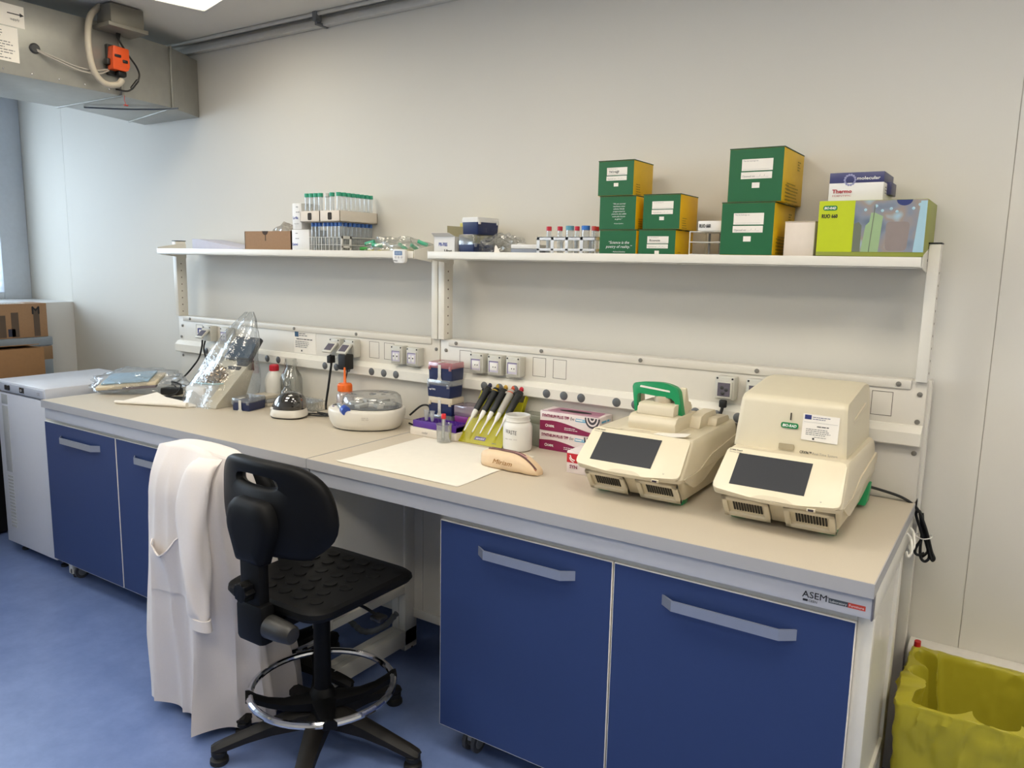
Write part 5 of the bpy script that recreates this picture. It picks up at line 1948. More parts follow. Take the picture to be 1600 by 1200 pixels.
m.loft([[(p[0], -.011 + w_, p[2] - .002 + h_) for p in zp[:12]] for w_, h_ in ((0, 0), (.004, .004), (.009, .004), (.013, 0))], closed=False, caps=False)
m.build('pink_lining', mat('dusty_pink_lining', (196, 150, 150), .7), t)
m = MB(); m.text('Miriam', (-.052, -.0352, .022), R3, (0, .06, 1), .016, 0, shear=.35, width=.078, off=.0010, bold=.006); m.build('name_lettering', mat('gold_brown_print', (150, 104, 44), .4, metal=.2), t)

# ------------------------------------------------------------------ paper mat, folded tissue
m = MB()
nx, ny = 30, 24
top = []
for j in range(ny + 1):
    for i in range(nx + 1):
        x = .112 + .502 * i / nx; y = -.700 + .465 * j / ny
        x += .012 * (1 - j / ny) * (i / nx) - .004
        y += .008 * math.sin(i / nx * 2.2)
        z = .0014 + .0016 * noise.noise(Vector((x * 9, y * 9, 2))) + .0007 * noise.noise(Vector((x * 30, y * 30, 5)))
        if i == 0 and j == 0: z += .004
        top.append((x, y, max(.0004, z)))
fs = [(j * (nx + 1) + i, j * (nx + 1) + i + 1, (j + 1) * (nx + 1) + i + 1, (j + 1) * (nx + 1) + i) for j in range(ny) for i in range(nx)]
m.add(top, fs)
m.add([(p[0], p[1], 0) for p in top], [f[::-1] for f in fs])
o = m.build('paper_mat', mat('white_bench_paper', (233, 227, 214), .8, noise_amt=.03, noise_scale=30), None, (0, 0, BT)); tag(o, 'large white paper sheet spread on the worktop behind the stool', 'paper')
m = MB()
A = [(-1.452, -.575), (-1.115, -.435), (-1.095, -.40), (-1.135, -.375), (-1.26, -.44), (-1.33, -.44)]
m.loft([[(x, y, .001) for x, y in A], [(x, y, .004 + (.046 if i == 5 else .030 if i == 4 else .004 if i == 3 else 0)) for i, (x, y) in enumerate(A)]])
m.tube([(-1.452, -.573, .008), (-1.30, -.512, .010), (-1.12, -.436, .012)], .008, 8)
m.cyl((-1.150, -.450, .012), (-1.112, -.434, .012), .0125, seg=14)
o = m.build('folded_tissue', PAPER, None, (0, 0, BT), angle=50); tag(o, 'folded white tissue lying before the black power adapter', 'tissue')

# ------------------------------------------------------------------ pipette stand and pipettes
ACR = mat('yellow_green_acrylic', (196, 190, 40), .25, noise_amt=.04)


def acr_mat():
    nt = ACR.node_tree; n = nt.nodes; p = n['Principled BSDF']; out = n['Material Output']
    tl = n.new('ShaderNodeBsdfTranslucent'); tl.inputs['Color'].default_value = srgb(220, 210, 40)
    mx = n.new('ShaderNodeMixShader'); mx.inputs['Fac'].default_value = .35
    nt.links.new(p.outputs[0], mx.inputs[1]); nt.links.new(tl.outputs[0], mx.inputs[2]); nt.links.new(mx.outputs[0], out.inputs['Surface'])


acr_mat()
t = thing('pipette_stand', 'sloping yellow green acrylic stand holding five pipettes', 'stand', (.345, -.200, BT))
pn_ = Vector((0, -.16, .17)).normalized(); pu_ = Vector((0, .17, .16)).normalized()
Mp = Matrix(((1, 0, 0, 0), (0, pu_.y, pn_.y, 0), (0, pu_.z, pn_.z, 0), (0, 0, 0, 1)))
m = MB()
top_edge = []
n_ = 5
for k in range(n_):
    c_ = -.072 + k * .036
    top_edge += [(c_ - .012, .150), (c_ - .006, .135), (c_ + .006, .135), (c_ + .012, .150)]
poly = [(-.096, 0.0), (.104, 0.0), (.100, .150)] + top_edge[::-1] + [(-.110, .150)]
m.prism(poly, 'xy', -.003, .001, M=Mp)
m.build('front_panel', ACR, t)
m = MB()
m.prism([(.0, .0), (.003, .0), (.150, .10), (.185, .165), (.170, .175), (.128, .105)], 'yz', .098, .102)
m.prism([(.0, .0), (.003, .0), (.150, .10), (.185, .165), (.170, .175), (.128, .105)], 'yz', -.110, -.106)
m.build('side_cheek', ACR, t)
m = MB()
m.box(-.110, .102, .150, .154, .012, .150); m.box(-.105, .10, .02, .154, .0, .004)
m.build('rear_panel', ACR, t)
m = MB()
m.plate(Mp @ Vector((-.030, .018, .0012)), R3, pu_, .050, .016, 0)
m.text('eppendorf', Mp @ Vector((-.022, .022, .0014)), R3, pu_, .007, 1, bold=.02, width=.036)
m.lines(Mp @ Vector((.055, .012, .0012)), R3, pu_, .03, 1, .005, .0025, 2)
m.build('label_plate', [mat('violet_label', (112, 100, 150), .4), WHITEP, FAINT], t)
CHAR = mat('charcoal_pipette_body', (20, 23, 25), .45, noise_amt=.08)
PGREY = mat('grey_pipette_body', (170, 166, 156), .4)
BTN = {'yellow': mat('mustard_button', (180, 150, 50), .4), 'grey': mat('dark_blue_grey_button', (40, 42, 66), .4), 'red': mat('red_button', (190, 44, 60), .4), 'orange': mat('orange_button', (206, 90, 60), .4), 'cream': mat('ochre_button', (196, 160, 70), .4)}
for i, (x, body, btn, lab) in enumerate(((.273, CHAR, 'grey', 'charcoal pipette with dark button, first of the row beside the blue boxes'),
                                         (.312, CHAR, 'yellow', 'charcoal pipette with mustard button, second from the blue boxes'),
                                         (.348, CHAR, 'cream', 'charcoal pipette next to the pale grey pipette, on its blue box side'),
                                         (.384, PGREY, 'orange', 'pale grey pipette with orange button among four charcoal ones'),
                                         (.421, CHAR, 'red', 'charcoal pipette with red button nearest the waste jar'))):
    tp = thing('pipette', lab, 'pipette', (x, -.1865, BT + .034), 0, 'pipettes on the stand')
    ax = Vector((.003, .152, .142)).normalized()
    q = ax.to_track_quat('Z', 'X').to_matrix().to_4x4()
    q.translation = Vector((0, 0, 0)) + pn_ * .012
    m = MB(); m.lathe([(.0022, 0), (.0028, .012), (.0036, .045), (.0045, .062), (.0085, .078), (.0098, .096), (.0085, .106)], seg=16, M=q)
    m.build('tip_cone', WHITE, tp)
    m = MB(); m.lathe([(.0090, .100), (.0125, .108), (.0130, .15), (.0140, .185), (.0150, .205), (.0140, .212), (.009, .215)], seg=20, M=q)
    qq = q @ Matrix.Translation((0, 0, 0))
    m.M = qq
    m.prism(rounded([(.006, .170), (.016, .190), (.026, .196), (.026, .203), (.010, .207)], .003, 3), 'yz', -.006, .006, .001) if False else None
    m.box(-.007, .007, -.024, .0, .196, .206, .003)
    m.build('handle', body, tp)
    m = MB(); m.lathe([(.006, .213), (.0065, .220), (.0095, .222), (.0095, .231), (.0075, .234)], seg=16, M=q)
    m.build('plunger_button', BTN[btn], tp)
    m = MB(); m.lathe([(.0135, .1965), (.0152, .198), (.0152, .2015), (.0138, .203)], seg=20, M=q); m.build('collar', {'yellow': BTN['yellow'], 'cream': BLACK, 'orange': BTN['orange'], 'red': BLACK, 'grey': BLACK}[btn], tp)

# ------------------------------------------------------------------ tip box tower, racks, swab cup
PINKL = clear('pink_tip_lid', (236, 176, 178), .2, .1, body=.55, body_col=(226, 140, 146))
for k, (dx, lab, lm, wd) in enumerate(((-.001, 'navy tip box at the foot of the four-box tower, behind the purple rack', None, None),
                                       (.002, 'navy tip box second from the bottom of the four-box tower', mat('beige_clear_lid', (196, 184, 160), .3), None),
                                       (-.005, 'navy tip box with white lettering, second from the top of the tower', None, 'epTIPS'),
                                       (.001, 'navy tip box with pink lid, topmost of the four-box tower', PINKL, None))):
    tip_box((.095 + dx, -.081, BT + k * .0708), math.radians((0, 1, -1, 1.5)[k]), lab, h=.051, lid=.0195, group='tower of navy tip boxes', lidm=lm, words=wd, tape=(k in (1, 3)), panel=(k != 2))
m = MB(); m.prism(rounded([(.018, -.218), (.250, -.218), (.250, -.128), (.018, -.128)], .012, 5), 'xy', 0, .029, .004)
o = m.build('white_foam_base', mat('translucent_white_base', (222, 212, 198), .5), None, (0, 0, BT), angle=40)
tag(o, 'low white rack base under the purple rack', 'rack base')
m = MB(); m.text('cooler', (.085, -.2186, .010), R3, U3, .010, 0, width=.03); m.build('faint_lettering', FAINT, o)
PUR = mat('purple_plastic', (82, 40, 140), .35, noise_amt=.05)
t = thing('purple_rack', 'purple tube rack in front of the navy tip box tower', 'rack', (.028, -.205, BT + .0295))
m = MB()
w_, d_, h_ = .214, .078, .027
m.box(0, w_, 0, d_, 0, .022, .002)
for i in range(12):
    for j in range(4):
        M = Matrix.Translation((.012 + i * .0173, .010 + j * .0193, .0))
        b2 = MB()
        m.loft([[(.012 + i * .0173 + r_ * math.cos(2 * PI * k / 12), .010 + j * .0193 + r_ * math.sin(2 * PI * k / 12), z) for k in range(12)] for r_, z in ((.0075, .0218), (.0075, h_), (.0055, h_), (.0055, .022))], caps=False)
        b2.bm.free()
m.box(0, w_, -.001, .004, 0, h_, .001); m.box(0, w_, d_ - .003, d_, 0, h_, .001); m.box(0, .004, 0, d_, 0, h_, .001); m.box(w_ - .004, w_, 0, d_, 0, h_, .001)
m.build('rack_body', PUR, t)
for k, x in enumerate((.082, .112)):
    m = MB(); m.lathe([(.0055, 0), (.0070, .006), (.0095, .038), (.0110, .038), (.0110, .041), (.0095, .041)], seg=14, cap1=False)
    o = m.build('empty_microtube', clear('frosted_tube', (226, 228, 228), .15, .2, body=.35), None, (x, -.188, BT + .0575))
    tag(o, ('frosted open tube in the purple rack, nearer the round centrifuge', 'frosted open tube in the purple rack, nearer the red-capped swab')[k], 'tube', 'frosted tubes in the purple rack')
t = thing('violet_lid_box', 'violet box with pink clear lid stacked on the red box', 'box', (.165, -.115, BT + .047))
m = MB(); m.box(0, .105, 0, .085, 0, .030, .003); m.build('tray', mat('magenta_plastic', (126, 44, 128), .35), t)
m = MB(); m.box(-.002, .107, -.002, .087, .0295, .072, .004); m.build('lid', clear('pink_clear_lid', (222, 200, 222), .2, .1, body=.4, body_col=(206, 176, 206)), t)
t = thing('red_rack', 'red rack box under the violet box beside the pipette stand', 'rack', (.165, -.115, BT))
m = MB(); m.box(0, .105, 0, .085, 0, .046, .003)
for i in range(6): m.box(.004 + i * .017, .016 + i * .017, -.001, .002, .022, .034, .001)
m.build('rack_body', mat('red_rack_plastic', (206, 44, 52), .35), t)
t = thing('clear_cup', 'small clear plastic cup in front of the purple rack', 'cup', (.222, -.252, BT))
CUPM = clear('clear_cup_plastic', (228, 232, 230), .2, .06, body=.08)
m = MB(); m.lathe([(.024, .0), (.0265, .002), (.030, .070), (.032, .071), (.0305, .072), (.0285, .070), (.025, .005), (.0, .004)], seg=28, cap0=True, cap1=False); m.build('cup_wall', CUPM, t)
t = thing('swab_tube', 'red-capped swab tube standing in the small clear cup', 'tube', (.216, -.252, BT + .006))
q = Matrix.Rotation(math.radians(2), 4, 'Y')
m = MB(); m.lathe([(.004, 0), (.0075, .008), (.0075, .088)], seg=14, cap1=False, M=q); m.build('tube_body', TUBE, t)
m = MB(); m.lathe([(.0035, .012), (.0035, .085)], seg=10, M=q); m.build('swab_stick', WHITE, t)
m = MB(); m.lathe([(.0085, .086), (.0090, .088), (.0090, .102), (.008, .104)], seg=18, M=q); m.build('cap', mat('scarlet_cap', (214, 40, 52), .4), t)
t = thing('clear_lid_box', 'cloudy clear box between the pipette stand and the glove boxes', 'box', (.458, -.088, BT))
m = MB(); m.box(0, .09, 0, .075, 0, .085, .003); m.build('box_body', mat('greenish_grey_plastic', (150, 152, 140), .4), t)
m = MB(); m.box(-.002, .092, -.002, .077, .085, .117, .006); m.build('lid', clear('greenish_clear_lid', (206, 214, 190), .2, .1, body=.4, body_col=(190, 194, 166)), t)

# ------------------------------------------------------------------ round white centrifuge with clear lid
t = thing('plate_spinner', 'round white benchtop centrifuge with flat clear lid', 'centrifuge', (-.205, -.215, BT), math.radians(32))
WG = mat('warm_white_instrument', (222, 217, 206), .35, noise_amt=.02)


def oval(rx, ry, n=64, cx=0.0, e=2.35):
    out = []
    for i in range(n):
        a_ = 2 * PI * i / n
        c_, sn = math.cos(a_), math.sin(a_)
        sup = (abs(c_) ** e + abs(sn) ** e) ** (-1 / e)
        x = cx + rx * c_ * sup * (1.0 if c_ > 0 else 1.06)
        out.append((x, ry * sn * sup * (1 - .10 * max(0, -c_) ** 2)))
    return out


m = MB()
m.loft([[(x, y, z) for x, y in oval(rx, ry)] for rx, ry, z in ((.128, .108, .004), (.134, .114, .008), (.145, .124, .030), (.1515, .130, .055), (.152, .130, .072), (.150, .128, .080), (.145, .123, .084))])
m.build('housing', WG, t, angle=50)
m = MB(); m.loft([[(x, y, z) for x, y in oval(rx, ry)] for rx, ry, z in ((.122, .102, 0.0), (.130, .110, .007))]); m.build('base_ring', DARK, t)
m = MB()
m.loft([[(x, y, z) for x, y in oval(rx, ry, cx=.02)] for rx, ry, z in ((.116, .105, .0843), (.119, .108, .088), (.116, .105, .0885))]); m.build('gasket', GREY, t)
m = MB()
m.lathe([(.05, .0), (.05, .006), (.018, .010), (.018, .028), (.0, .028)], (.02, 0, .0885), 28)
for k in range(6):
    an = k * PI / 3
    m.box(.04, .095, -.014, .014, .0885, .104, .003, M=Matrix.Translation((.02, 0, 0)) @ Matrix.Rotation(an, 4, 'Z'))
m.build('rotor', mat('pale_grey_rotor', (186, 184, 178), .35), t)
m = MB()
m.loft([[(x, y, z) for x, y in oval(rx, ry, cx=.02)] for rx, ry, z in ((.119, .108, .0886), (.118, .107, .105), (.112, .101, .128), (.100, .090, .138), (.060, .052, .1395), (.001, .001, .1395))], caps=False)
m.build('clear_lid', clear('clear_dome_lid', (226, 230, 230), .16, .05, body=.10), t, angle=50)
m = MB()
for k in range(3): m.lathe([(.011, 0), (.010, .001)], (.02 + .05 * math.cos(k * 1.2 - 1.4), .045 * math.sin(k * 1.2 - .6), .1397), 16)
m.build('lid_vent', GREY, t)
m = MB(); m.box(-.152, -.118, -.020, .020, .080, .0865, .002, M=Matrix.Rotation(math.radians(0), 4, 'Z')); m.box(-.146, -.128, -.012, .010, .0862, .0872, .0005, mi=1)
m.cyl((-.140, .024, .084), (-.140, .024, .087), .005, seg=12, mi=1); m.cyl((-.137, -.026, .084), (-.137, -.026, .087), .005, seg=12, mi=2)
m.build('control_panel', [WG, DARK, mat('violet_button', (112, 96, 150), .4)], t)
m = MB(); m.lines((.0, -.1302, .058), R3, (0, .0, 1), .04, 2, .007, .0035, 0); m.build('faint_lettering', mat('pale_grey_print', (196, 190, 180), .5), t)
t = thing('blue_capped_tube', 'clear tube with wide blue cap lying against the centrifuge lid', 'tube', (-.262, -.322, BT + .098))
q = Vector((.055, -.022, -.012)).normalized().to_track_quat('Z', 'Y').to_matrix().to_4x4()
m = MB(); m.lathe([(.004, -.012), (.0105, .004), (.0105, .050)], seg=16, M=q); m.build('tube_body', clear('pale_blue_tube', (200, 220, 240), .2, .08, body=.3, body_col=(170, 200, 226)), t)
m = MB(); m.lathe([(.0175, .048), (.0185, .050), (.0185, .072), (.0165, .074)], seg=24, M=q); m.build('cap', mat('royal_blue_cap', (40, 76, 170), .35), t)
m = MB(); m.prism(rounded([(-.03, -.014), (.036, -.010), (.036, .012), (-.026, .010)], .005, 3), 'xy', 0, .002, M=Matrix.Translation((-.212, -.338, BT + .0790)))
o = m.build('white_strip', WHITE, None); tag(o, 'small white strip under the blue cap on the round centrifuge', 'strip')
m = MB(); m.tube([(-.080, -.10, .945), (-.04, -.075, .985), (.0, -.075, .990), (.014, -.085, .965), (.0, -.10, .930), (-.035, -.105, .906), (-.10, -.08, .905)], .004, 8)
o = m.build('centrifuge_cable', BLACK_RUBBER, None); tag(o, 'black cable arching out behind the round white centrifuge', 'cable')

# ------------------------------------------------------------------ small mini centrifuge
t = thing('mini_centrifuge', 'mini centrifuge with smoked dome lid and white base', 'centrifuge', (-.602, -.285, BT), math.radians(20))
m = MB()
m.loft([[(x, y, z) for x, y in oval(rx, ry, 48, 0, 2.6)] for rx, ry, z in ((.073, .064, .006), (.076, .067, .010), (.073, .065, .030), (.070, .062, .038))]); m.build('base', WG, t, angle=45)
m = MB(); m.loft([[(x, y, z) for x, y in oval(rx, ry, 48, 0, 2.6)] for rx, ry, z in ((.070, .061, 0), (.074, .065, .006))]); m.build('base_gasket', BLACK, t)
m = MB()
rings = []
for k in range(11):
    s_ = k / 10
    z = .0385 + .074 * math.sin(s_ * PI / 2)
    f_ = max(.02, math.cos(s_ * PI / 2) ** .75)
    rings.append([(x * f_ + .014 * math.sin(s_ * PI / 2), y * f_, z) for x, y in oval(.070, .061, 48, 0, 2.4)])
m.loft(rings)
m.build('dome_lid', clear('smoked_dome', (150, 142, 132), .26, .04, body=.22, body_col=(112, 104, 92)), t, angle=60)
m = MB(); m.lathe([(.040, .0), (.044, .012), (.030, .030), (.012, .036), (.0, .036)], (.012, 0, .039), 28); m.build('rotor', DARK, t)
m = MB()
q = Matrix.Translation((-.0715, -.026, .021)) @ Matrix.Rotation(-PI / 2, 4, 'Y') @ Matrix.Rotation(.35, 4, 'X')
m.lathe([(.007, 0), (.007, .003), (.004, .004)], seg=16, M=q); m.build('power_button', BLACK, t)
m = MB(); m.box(-.066, -.052, -.046, -.034, .036, .046, .003); m.build('latch', WHITE, t)

# ------------------------------------------------------------------ bottles
t = thing('plastic_bottle', 'milky plastic bottle with red cap beside the glass bottle', 'bottle', (-.935, -.085, BT))
m = MB(); m.lathe([(.042, 0), (.046, .004), (.046, .085), (.044, .105), (.034, .135), (.020, .150), (.018, .155), (.018, .17)], seg=32)
m.build('bottle_body', mat('milky_bottle', (206, 204, 196), .35, noise_amt=.02), t, angle=50)
m = MB(); m.lathe([(.021, .150), (.021, .176), (.019, .180)], seg=24)
for k in range(16): m.box(.0195, .0222, -.0018, .0018, .152, .175, M=Matrix.Rotation(k * PI / 8, 4, 'Z'))
m.build('screw_cap', mat('crimson_cap', (186, 26, 46), .4), t)
m = MB(); m.box(-.047, -.043, -.004, .006, .085, .098); m.build('label', INK, t)
GLASS = clear('clear_glass', (238, 242, 240), .16, .03, edge=.4)
t = thing('glass_bottle', 'large clear glass bottle without cap against the raceway', 'bottle', (-.838, -.068, BT))
m = MB(); m.lathe([(.044, .001), (.050, .005), (.0515, .012), (.0515, .118), (.046, .138), (.033, .155), (.027, .170), (.027, .185), (.031, .188), (.031, .196), (.027, .199), (.027, .214), (.024, .214), (.024, .165), (.042, .14), (.048, .12), (.048, .01), (.0, .008)], seg=40, cap0=True, cap1=False)
m.build('bottle_wall', GLASS, t, angle=50)
m = MB(); m.box(.02, .05, -.035, -.0345, .03, .06); m.build('label', mat('pale_label', (206, 200, 186), .6), t) if False else m.bm.free()
t = thing('stoppered_flask', 'small clear stoppered flask in front of the large glass bottle', 'flask', (-.775, -.150, BT))
m = MB(); m.lathe([(.026, .001), (.030, .006), (.030, .060), (.024, .078), (.011, .092), (.010, .100), (.0, .100)], seg=28, cap1=False); m.build('flask_wall', GLASS, t, angle=50)
m = MB(); m.lathe([(.009, .096), (.011, .104), (.018, .112), (.019, .120), (.013, .128), (.002, .131)], seg=20); m.build('stopper', GLASS, t)
t = thing('wash_bottle', 'small squeeze bottle with orange cap and spout behind the round centrifuge', 'bottle', (-.438, -.115, BT))
m = MB(); m.lathe([(.034, 0), (.037, .004), (.037, .092), (.030, .104), (.024, .108), (.024, .114)], seg=30); m.build('bottle_body', clear('pinkish_translucent_bottle', (230, 222, 220), .15, .15, body=.55, body_col=(220, 204, 200)), t)
ORA = mat('bright_orange_cap', (236, 110, 30), .4)
m = MB(); m.lathe([(.031, .110), (.031, .138), (.028, .143), (.010, .144), (.0062, .150), (.0048, .205), (.0035, .214)], seg=28)
for k in range(20): m.box(.030, .0322, -.0022, .0022, .112, .137, M=Matrix.Rotation(k * PI / 10, 4, 'Z'))
m.build('spout_cap', ORA, t)
# clear tube tray
t = thing('clear_tube_tray', 'clear plastic tube tray between the glass bottle and the orange-capped bottle', 'tray', (-.665, -.125, BT))
m = MB()
CLR = clear('clear_tray_plastic', (230, 232, 226), .22, .06, body=.15)
m.box(-.055, .065, -.03, .045, .0, .004); m.box(-.055, .065, -.03, .045, .040, .043)
for i in range(6):
    for j in range(3):
        m.lathe([(.003, .006), (.0065, .018), (.0065, .052)], (-.045 + i * .020, -.02 + j * .026, 0), 10, cap1=False)
m.build('tray_body', CLR, t)
m = MB(); m.tube([(-.665, -.185, .9055), (-.62, -.205, .906), (-.56, -.19, .906), (-.51, -.165, .906), (-.485, -.18, .906), (-.53, -.215, .906), (-.575, -.225, .906), (-.555, -.195, .908), (-.50, -.185, .908), (-.475, -.20, .906)], .0028, 6)
m.tube([(-.60, -.21, .9063), (-.55, -.222, .9065), (-.49, -.205, .9065), (-.462, -.185, .9065), (-.50, -.16, .9075), (-.56, -.165, .908)], .0028, 6)
o = m.build('coiled_cable', BLACK_RUBBER, None); tag(o, 'thin black cable coiled on the worktop beside the mini centrifuge', 'cable')

# ------------------------------------------------------------------ bagged instrument with tablet
t = thing('bagged_instrument', 'instrument with a tablet screen under a clear plastic cover', 'instrument', (-1.075, -.385, BT), math.radians(4))
INS = mat('pale_beige_instrument', (204, 196, 176), .4)
m = MB()
m.prism(rounded([(0, 0), (.010, .018), (.215, .195), (.235, .195), (.235, .17), (.16, .0)], .006, 3), 'yz', -.090, .090, .004)
m.build('sloped_body', INS, t)
m = MB()
m.box(-.112, .02, -.004, .16, .0, .095, .02); m.build('side_body', mat('pale_grey_body', (206, 206, 204), .4), t)
m = MB(); crumple(m, (-.050, .125, .095), .060, .055, .075, 21, 4, .3, 3.2); m.build('foil_dome', mat('crumpled_silver_foil', (190, 176, 160), .18, metal=.9, noise_amt=.2), t, angle=10)
m = MB(); m.tube([(-.055 + .085 * math.cos(k * PI / 12 + PI), .10 + .055 * math.sin(k * PI / 12 + PI), .100) for k in range(13)], .0035, 6); m.build('glass_rim', mat('pale_cyan_rim', (176, 210, 218), .15), t)
m = MB()
sl = Vector((0, .62, .78)).normalized()
M = Matrix(((1, 0, 0, .005), (0, sl.y, -sl.z, .205), (0, sl.z, sl.y, .198), (0, 0, 0, 1)))
m.prism(rounded([(-.088, 0), (.088, 0), (.088, .128), (-.088, .128)], .01, 4), 'xy', -.012, .004, .002, M=M)
tb = m.build('tablet', mat('dark_tablet', (40, 44, 50), .3), t)
m = MB(); m.prism([(-.076, .012), (.076, .012), (.076, .116), (-.076, .116)], 'xy', .0042, .005, M=M); m.build('tablet_screen', mat('slate_screen', (62, 78, 94), .15), tb)
m = MB(); m.box(.02, .09, .19, .235, .15, .20, .004); m.box(-.02, .06, .17, .21, .0, .17, .004); m.build('tablet_stand', DARK, t)
m = MB()
rings = []
N = 40
for k in range(15):
    s_ = k / 14
    z = .002 + .425 * s_
    hx = .142 * (1 - s_) ** .62 * (1 + .05 * math.sin(5 * s_)) + .012
    hy0 = -.030 + .24 * s_ ** 1.1
    hy1 = .270 - .02 * s_
    cx = -.025 + .10 * s_
    cy, hy = (hy0 + hy1) / 2, (hy1 - hy0) / 2
    R_ = []
    for i in range(N):
        a_ = 2 * PI * i / N
        c_, sn = math.cos(a_), math.sin(a_)
        sup = (abs(c_) ** 3 + abs(sn) ** 3) ** (-1 / 3)
        n_ = noise.noise(Vector((c_ * 2.2, sn * 2.2, s_ * 3.5))) * .016 + abs(noise.noise(Vector((c_ * 5, sn * 5, s_ * 6)))) * .012
        R_.append((cx + (hx + n_) * c_ * sup, cy + (hy + n_) * sn * sup, z))
    rings.append(R_)
m.loft(rings, caps=False)
m.build('plastic_cover', clear('clear_cover_film', (228, 231, 231), .13, .06, body=.05, bump=.4, bscale=40), t, angle=22)
tip_box((-.887, -.272, BT), math.radians(14), 'small navy tip box taped shut beside the covered instrument', w=.095, d=.120, h=.040, lid=.016, group=None, panel=False)
m = MB()
for k in range(3): m.box(-.06 + k * .002, .05 - k * .004, -.05, .03, k * .017, k * .017 + .0155, .002, mi=k % 2)
o = m.build('paper_stack', [mat('beige_notepad', (186, 178, 162), .6), mat('grey_notepad', (150, 150, 148), .6)], None, (-.905, -.145, BT)); tag(o, 'small grey beige stack of pads behind the navy taped box', 'stack')

# ------------------------------------------------------------------ plastic bag of packets at the freezer end
t = thing('plastic_bag', 'clear plastic bag of flat blue and cream packets at the freezer end', 'bag', (-1.690, -.30, BT))
m = MB()
M = Matrix.Translation((.03, -.06, .050)) @ Matrix.Rotation(math.radians(38), 4, 'Z') @ Matrix.Rotation(math.radians(13), 4, 'X') @ Matrix.Rotation(math.radians(-5), 4, 'Y')
m.box(-.15, .14, -.080, .080, .0, .018, .006, M=M); m.build('cream_packet', mat('cream_packet', (214, 198, 166), .5), t)
m = MB()
m.box(-.13, .10, -.055, .080, .019, .030, .005, M=M); m.build('blue_packet', mat('pale_blue_packet', (160, 190, 212), .5), t)
m = MB()
m.box(-.02, .14, -.083, -.055, -.004, .010, .003, M=M); m.build('grey_strip', mat('grey_violet_strip', (120, 112, 118), .5), t)
m = MB()
Mb = Matrix.Rotation(math.radians(38), 4, 'Z')
b2 = MB(); crumple(b2, (0.0, 0, 0), .235, .150, .115, 31, 4, .22, 2.4)
m.merge(b2.bm, 0, Mb)
m.build('bag_film', clear('clear_bag_film', (226, 230, 233), .16, .08, body=.10, body_col=(220, 226, 232), bump=.5, bscale=50), t, angle=20)

# ------------------------------------------------------------------ adapters and leads
t = thing('power_adapter', 'black power adapter brick on the worktop by the folded tissue', 'adapter', (-1.475, -.268, BT), math.radians(20))
m = MB(); m.box(-.05, .045, -.025, .025, 0, .034, .005); m.build('brick', BLACK, t)
m = MB()
iv = Matrix.Rotation(math.radians(-20), 4, 'Z') @ Matrix.Translation((1.475, .268, -BT))
def lp(x, y, z): return tuple(iv @ Vector((x, y, z)))
m.tube([lp(-1.50, -.22, .915), lp(-1.56, -.20, .93), lp(-1.52, -.24, .957), lp(-1.43, -.25, .950), lp(-1.40, -.30, .915), lp(-1.43, -.35, .906), lp(-1.35, -.31, .906), lp(-1.20, -.24, .906)], .004, 8)
m.tube([lp(-1.20, -.28, .906), lp(-1.36, -.36, .906), lp(-1.385, -.385, .906), lp(-1.33, -.375, .906), lp(-1.19, -.31, .906)], .004, 8)
m.build('lead', BLACK_RUBBER, t)


def lead(pts, label, r=.0042, plug=None):
    m = MB(); m.tube(pts, r, 8)
    if plug: m.box(*plug, .004)
    o = m.build('power_lead', BLACK_RUBBER, None)
    tag(o, label, 'cable')
    return o


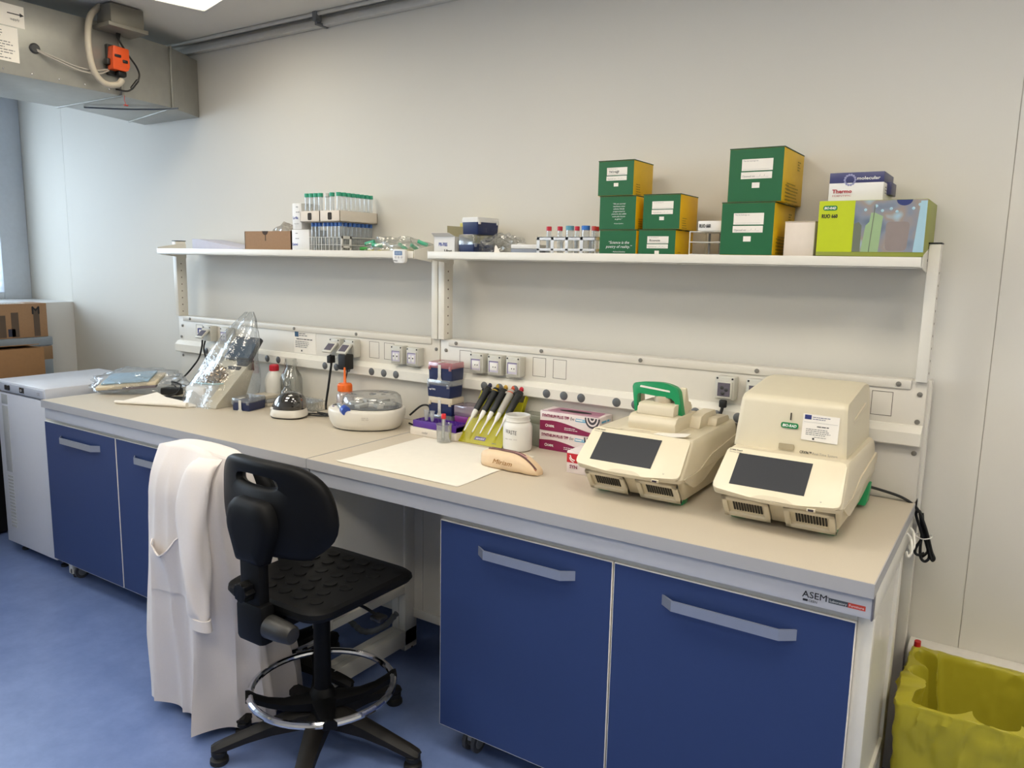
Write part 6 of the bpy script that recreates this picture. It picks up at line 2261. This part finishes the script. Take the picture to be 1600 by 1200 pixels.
lead([(-1.500, -.070, 1.155), (-1.512, -.066, 1.12), (-1.545, -.062, 1.06), (-1.60, -.06, 1.01), (-1.66, -.07, .955), (-1.71, -.09, .915), (-1.72, -.11, .906), (-1.66, -.10, .912), (-1.60, -.09, .906)],
     'black lead hanging from the first socket down to the worktop', .0045)
lead([(-1.497, -.056, 1.150), (-1.505, -.060, 1.11), (-1.49, -.060, 1.06), (-1.46, -.07, 1.02), (-1.40, -.085, .97), (-1.33, -.09, .92), (-1.30, -.11, .906)], 'second black lead running from the first socket behind the covered instrument', .0042)
lead([(-.572, -.072, 1.155), (-.570, -.066, 1.125), (-.583, -.065, 1.06), (-.590, -.07, 1.0), (-.60, -.075, .93), (-.59, -.085, .906)], 'black lead dropping from the socket beside the notice', .0055, (-.582, -.560, -.084, -.050, 1.118, 1.152))
lead([(-.475, -.068, 1.13), (-.472, -.066, 1.10), (-.480, -.066, 1.06), (-.50, -.07, 1.01), (-.515, -.075, .95), (-.525, -.085, .9055)], 'thin black lead under the square plug adapter', .0028, (-.497, -.452, -.098, -.046, 1.098, 1.165))
lead([(1.218, -.048, 1.150), (1.217, -.052, 1.12), (1.210, -.060, 1.09), (1.19, -.055, 1.05), (1.16, -.045, 1.0), (1.13, -.030, .94), (1.11, -.025, .906)], 'black lead hanging behind the cycler with green handle', .0055, (1.206, 1.230, -.056, -.040, 1.125, 1.150))
# grey corrugated hose under the bench
m = MB()
hp = catmull([(-.22, -.40, .16), (-.10, -.44, .165), (.0, -.46, .155), (.08, -.44, .19), (.13, -.42, .25)], 14)
def rr_(t_): return .011 + .0014 * math.sin(t_ * 260)
m.tube(hp, rr_, 10, smooth=False)
o = m.build('corrugated_hose', mat('grey_hose', (92, 94, 96), .5), None); tag(o, 'grey corrugated hose under the bench by the knee space', 'hose')
# notice on the panel
m = MB()
m.box(-.888, -.740, -.0012, -.0002, 1.135, 1.240)
m.plate((-.882, -.0012, 1.212), R3, U3, .026, .024, 1)
m.lines((-.852, -.0012, 1.226), R3, U3, .07, 2, .009, .004, 2, seed=1)
m.lines((-.87, -.0012, 1.200), R3, U3, .11, 1, .009, .004, 3, seed=2)
m.lines((-.878, -.0012, 1.188), R3, U3, .13, 4, .0085, .0035, 2, seed=3)
m.plate((-.84, -.0012, 1.143), R3, U3, .008, .008, 3)
o = m.build('funding_notice', [PAPER, mat('eu_blue', (36, 76, 110), .5), FAINT, INK], None); tag(o, 'white notice sheet with blue flag emblem on the socket panel', 'notice')
m = MB()
m.plate((-1.645, -.0012, 1.162), R3, U3, .05, .05, 0); m.plate((-1.635, -.0016, 1.170), (1, 0, .0), U3, .012, .034, 1); m.plate((-1.625, -.0016, 1.198), R3, U3, .028, .008, 1); m.prism([(-1.623, 1.170), (-1.60, 1.170), (-1.605, 1.195)], 'xz', -.0024, -.0015, mi=1)
o = m.build('panel_sticker', [PAPER, mat('indigo_print', (70, 72, 130), .5)], None); tag(o, 'white sticker with indigo arrow mark beside the first socket', 'sticker')
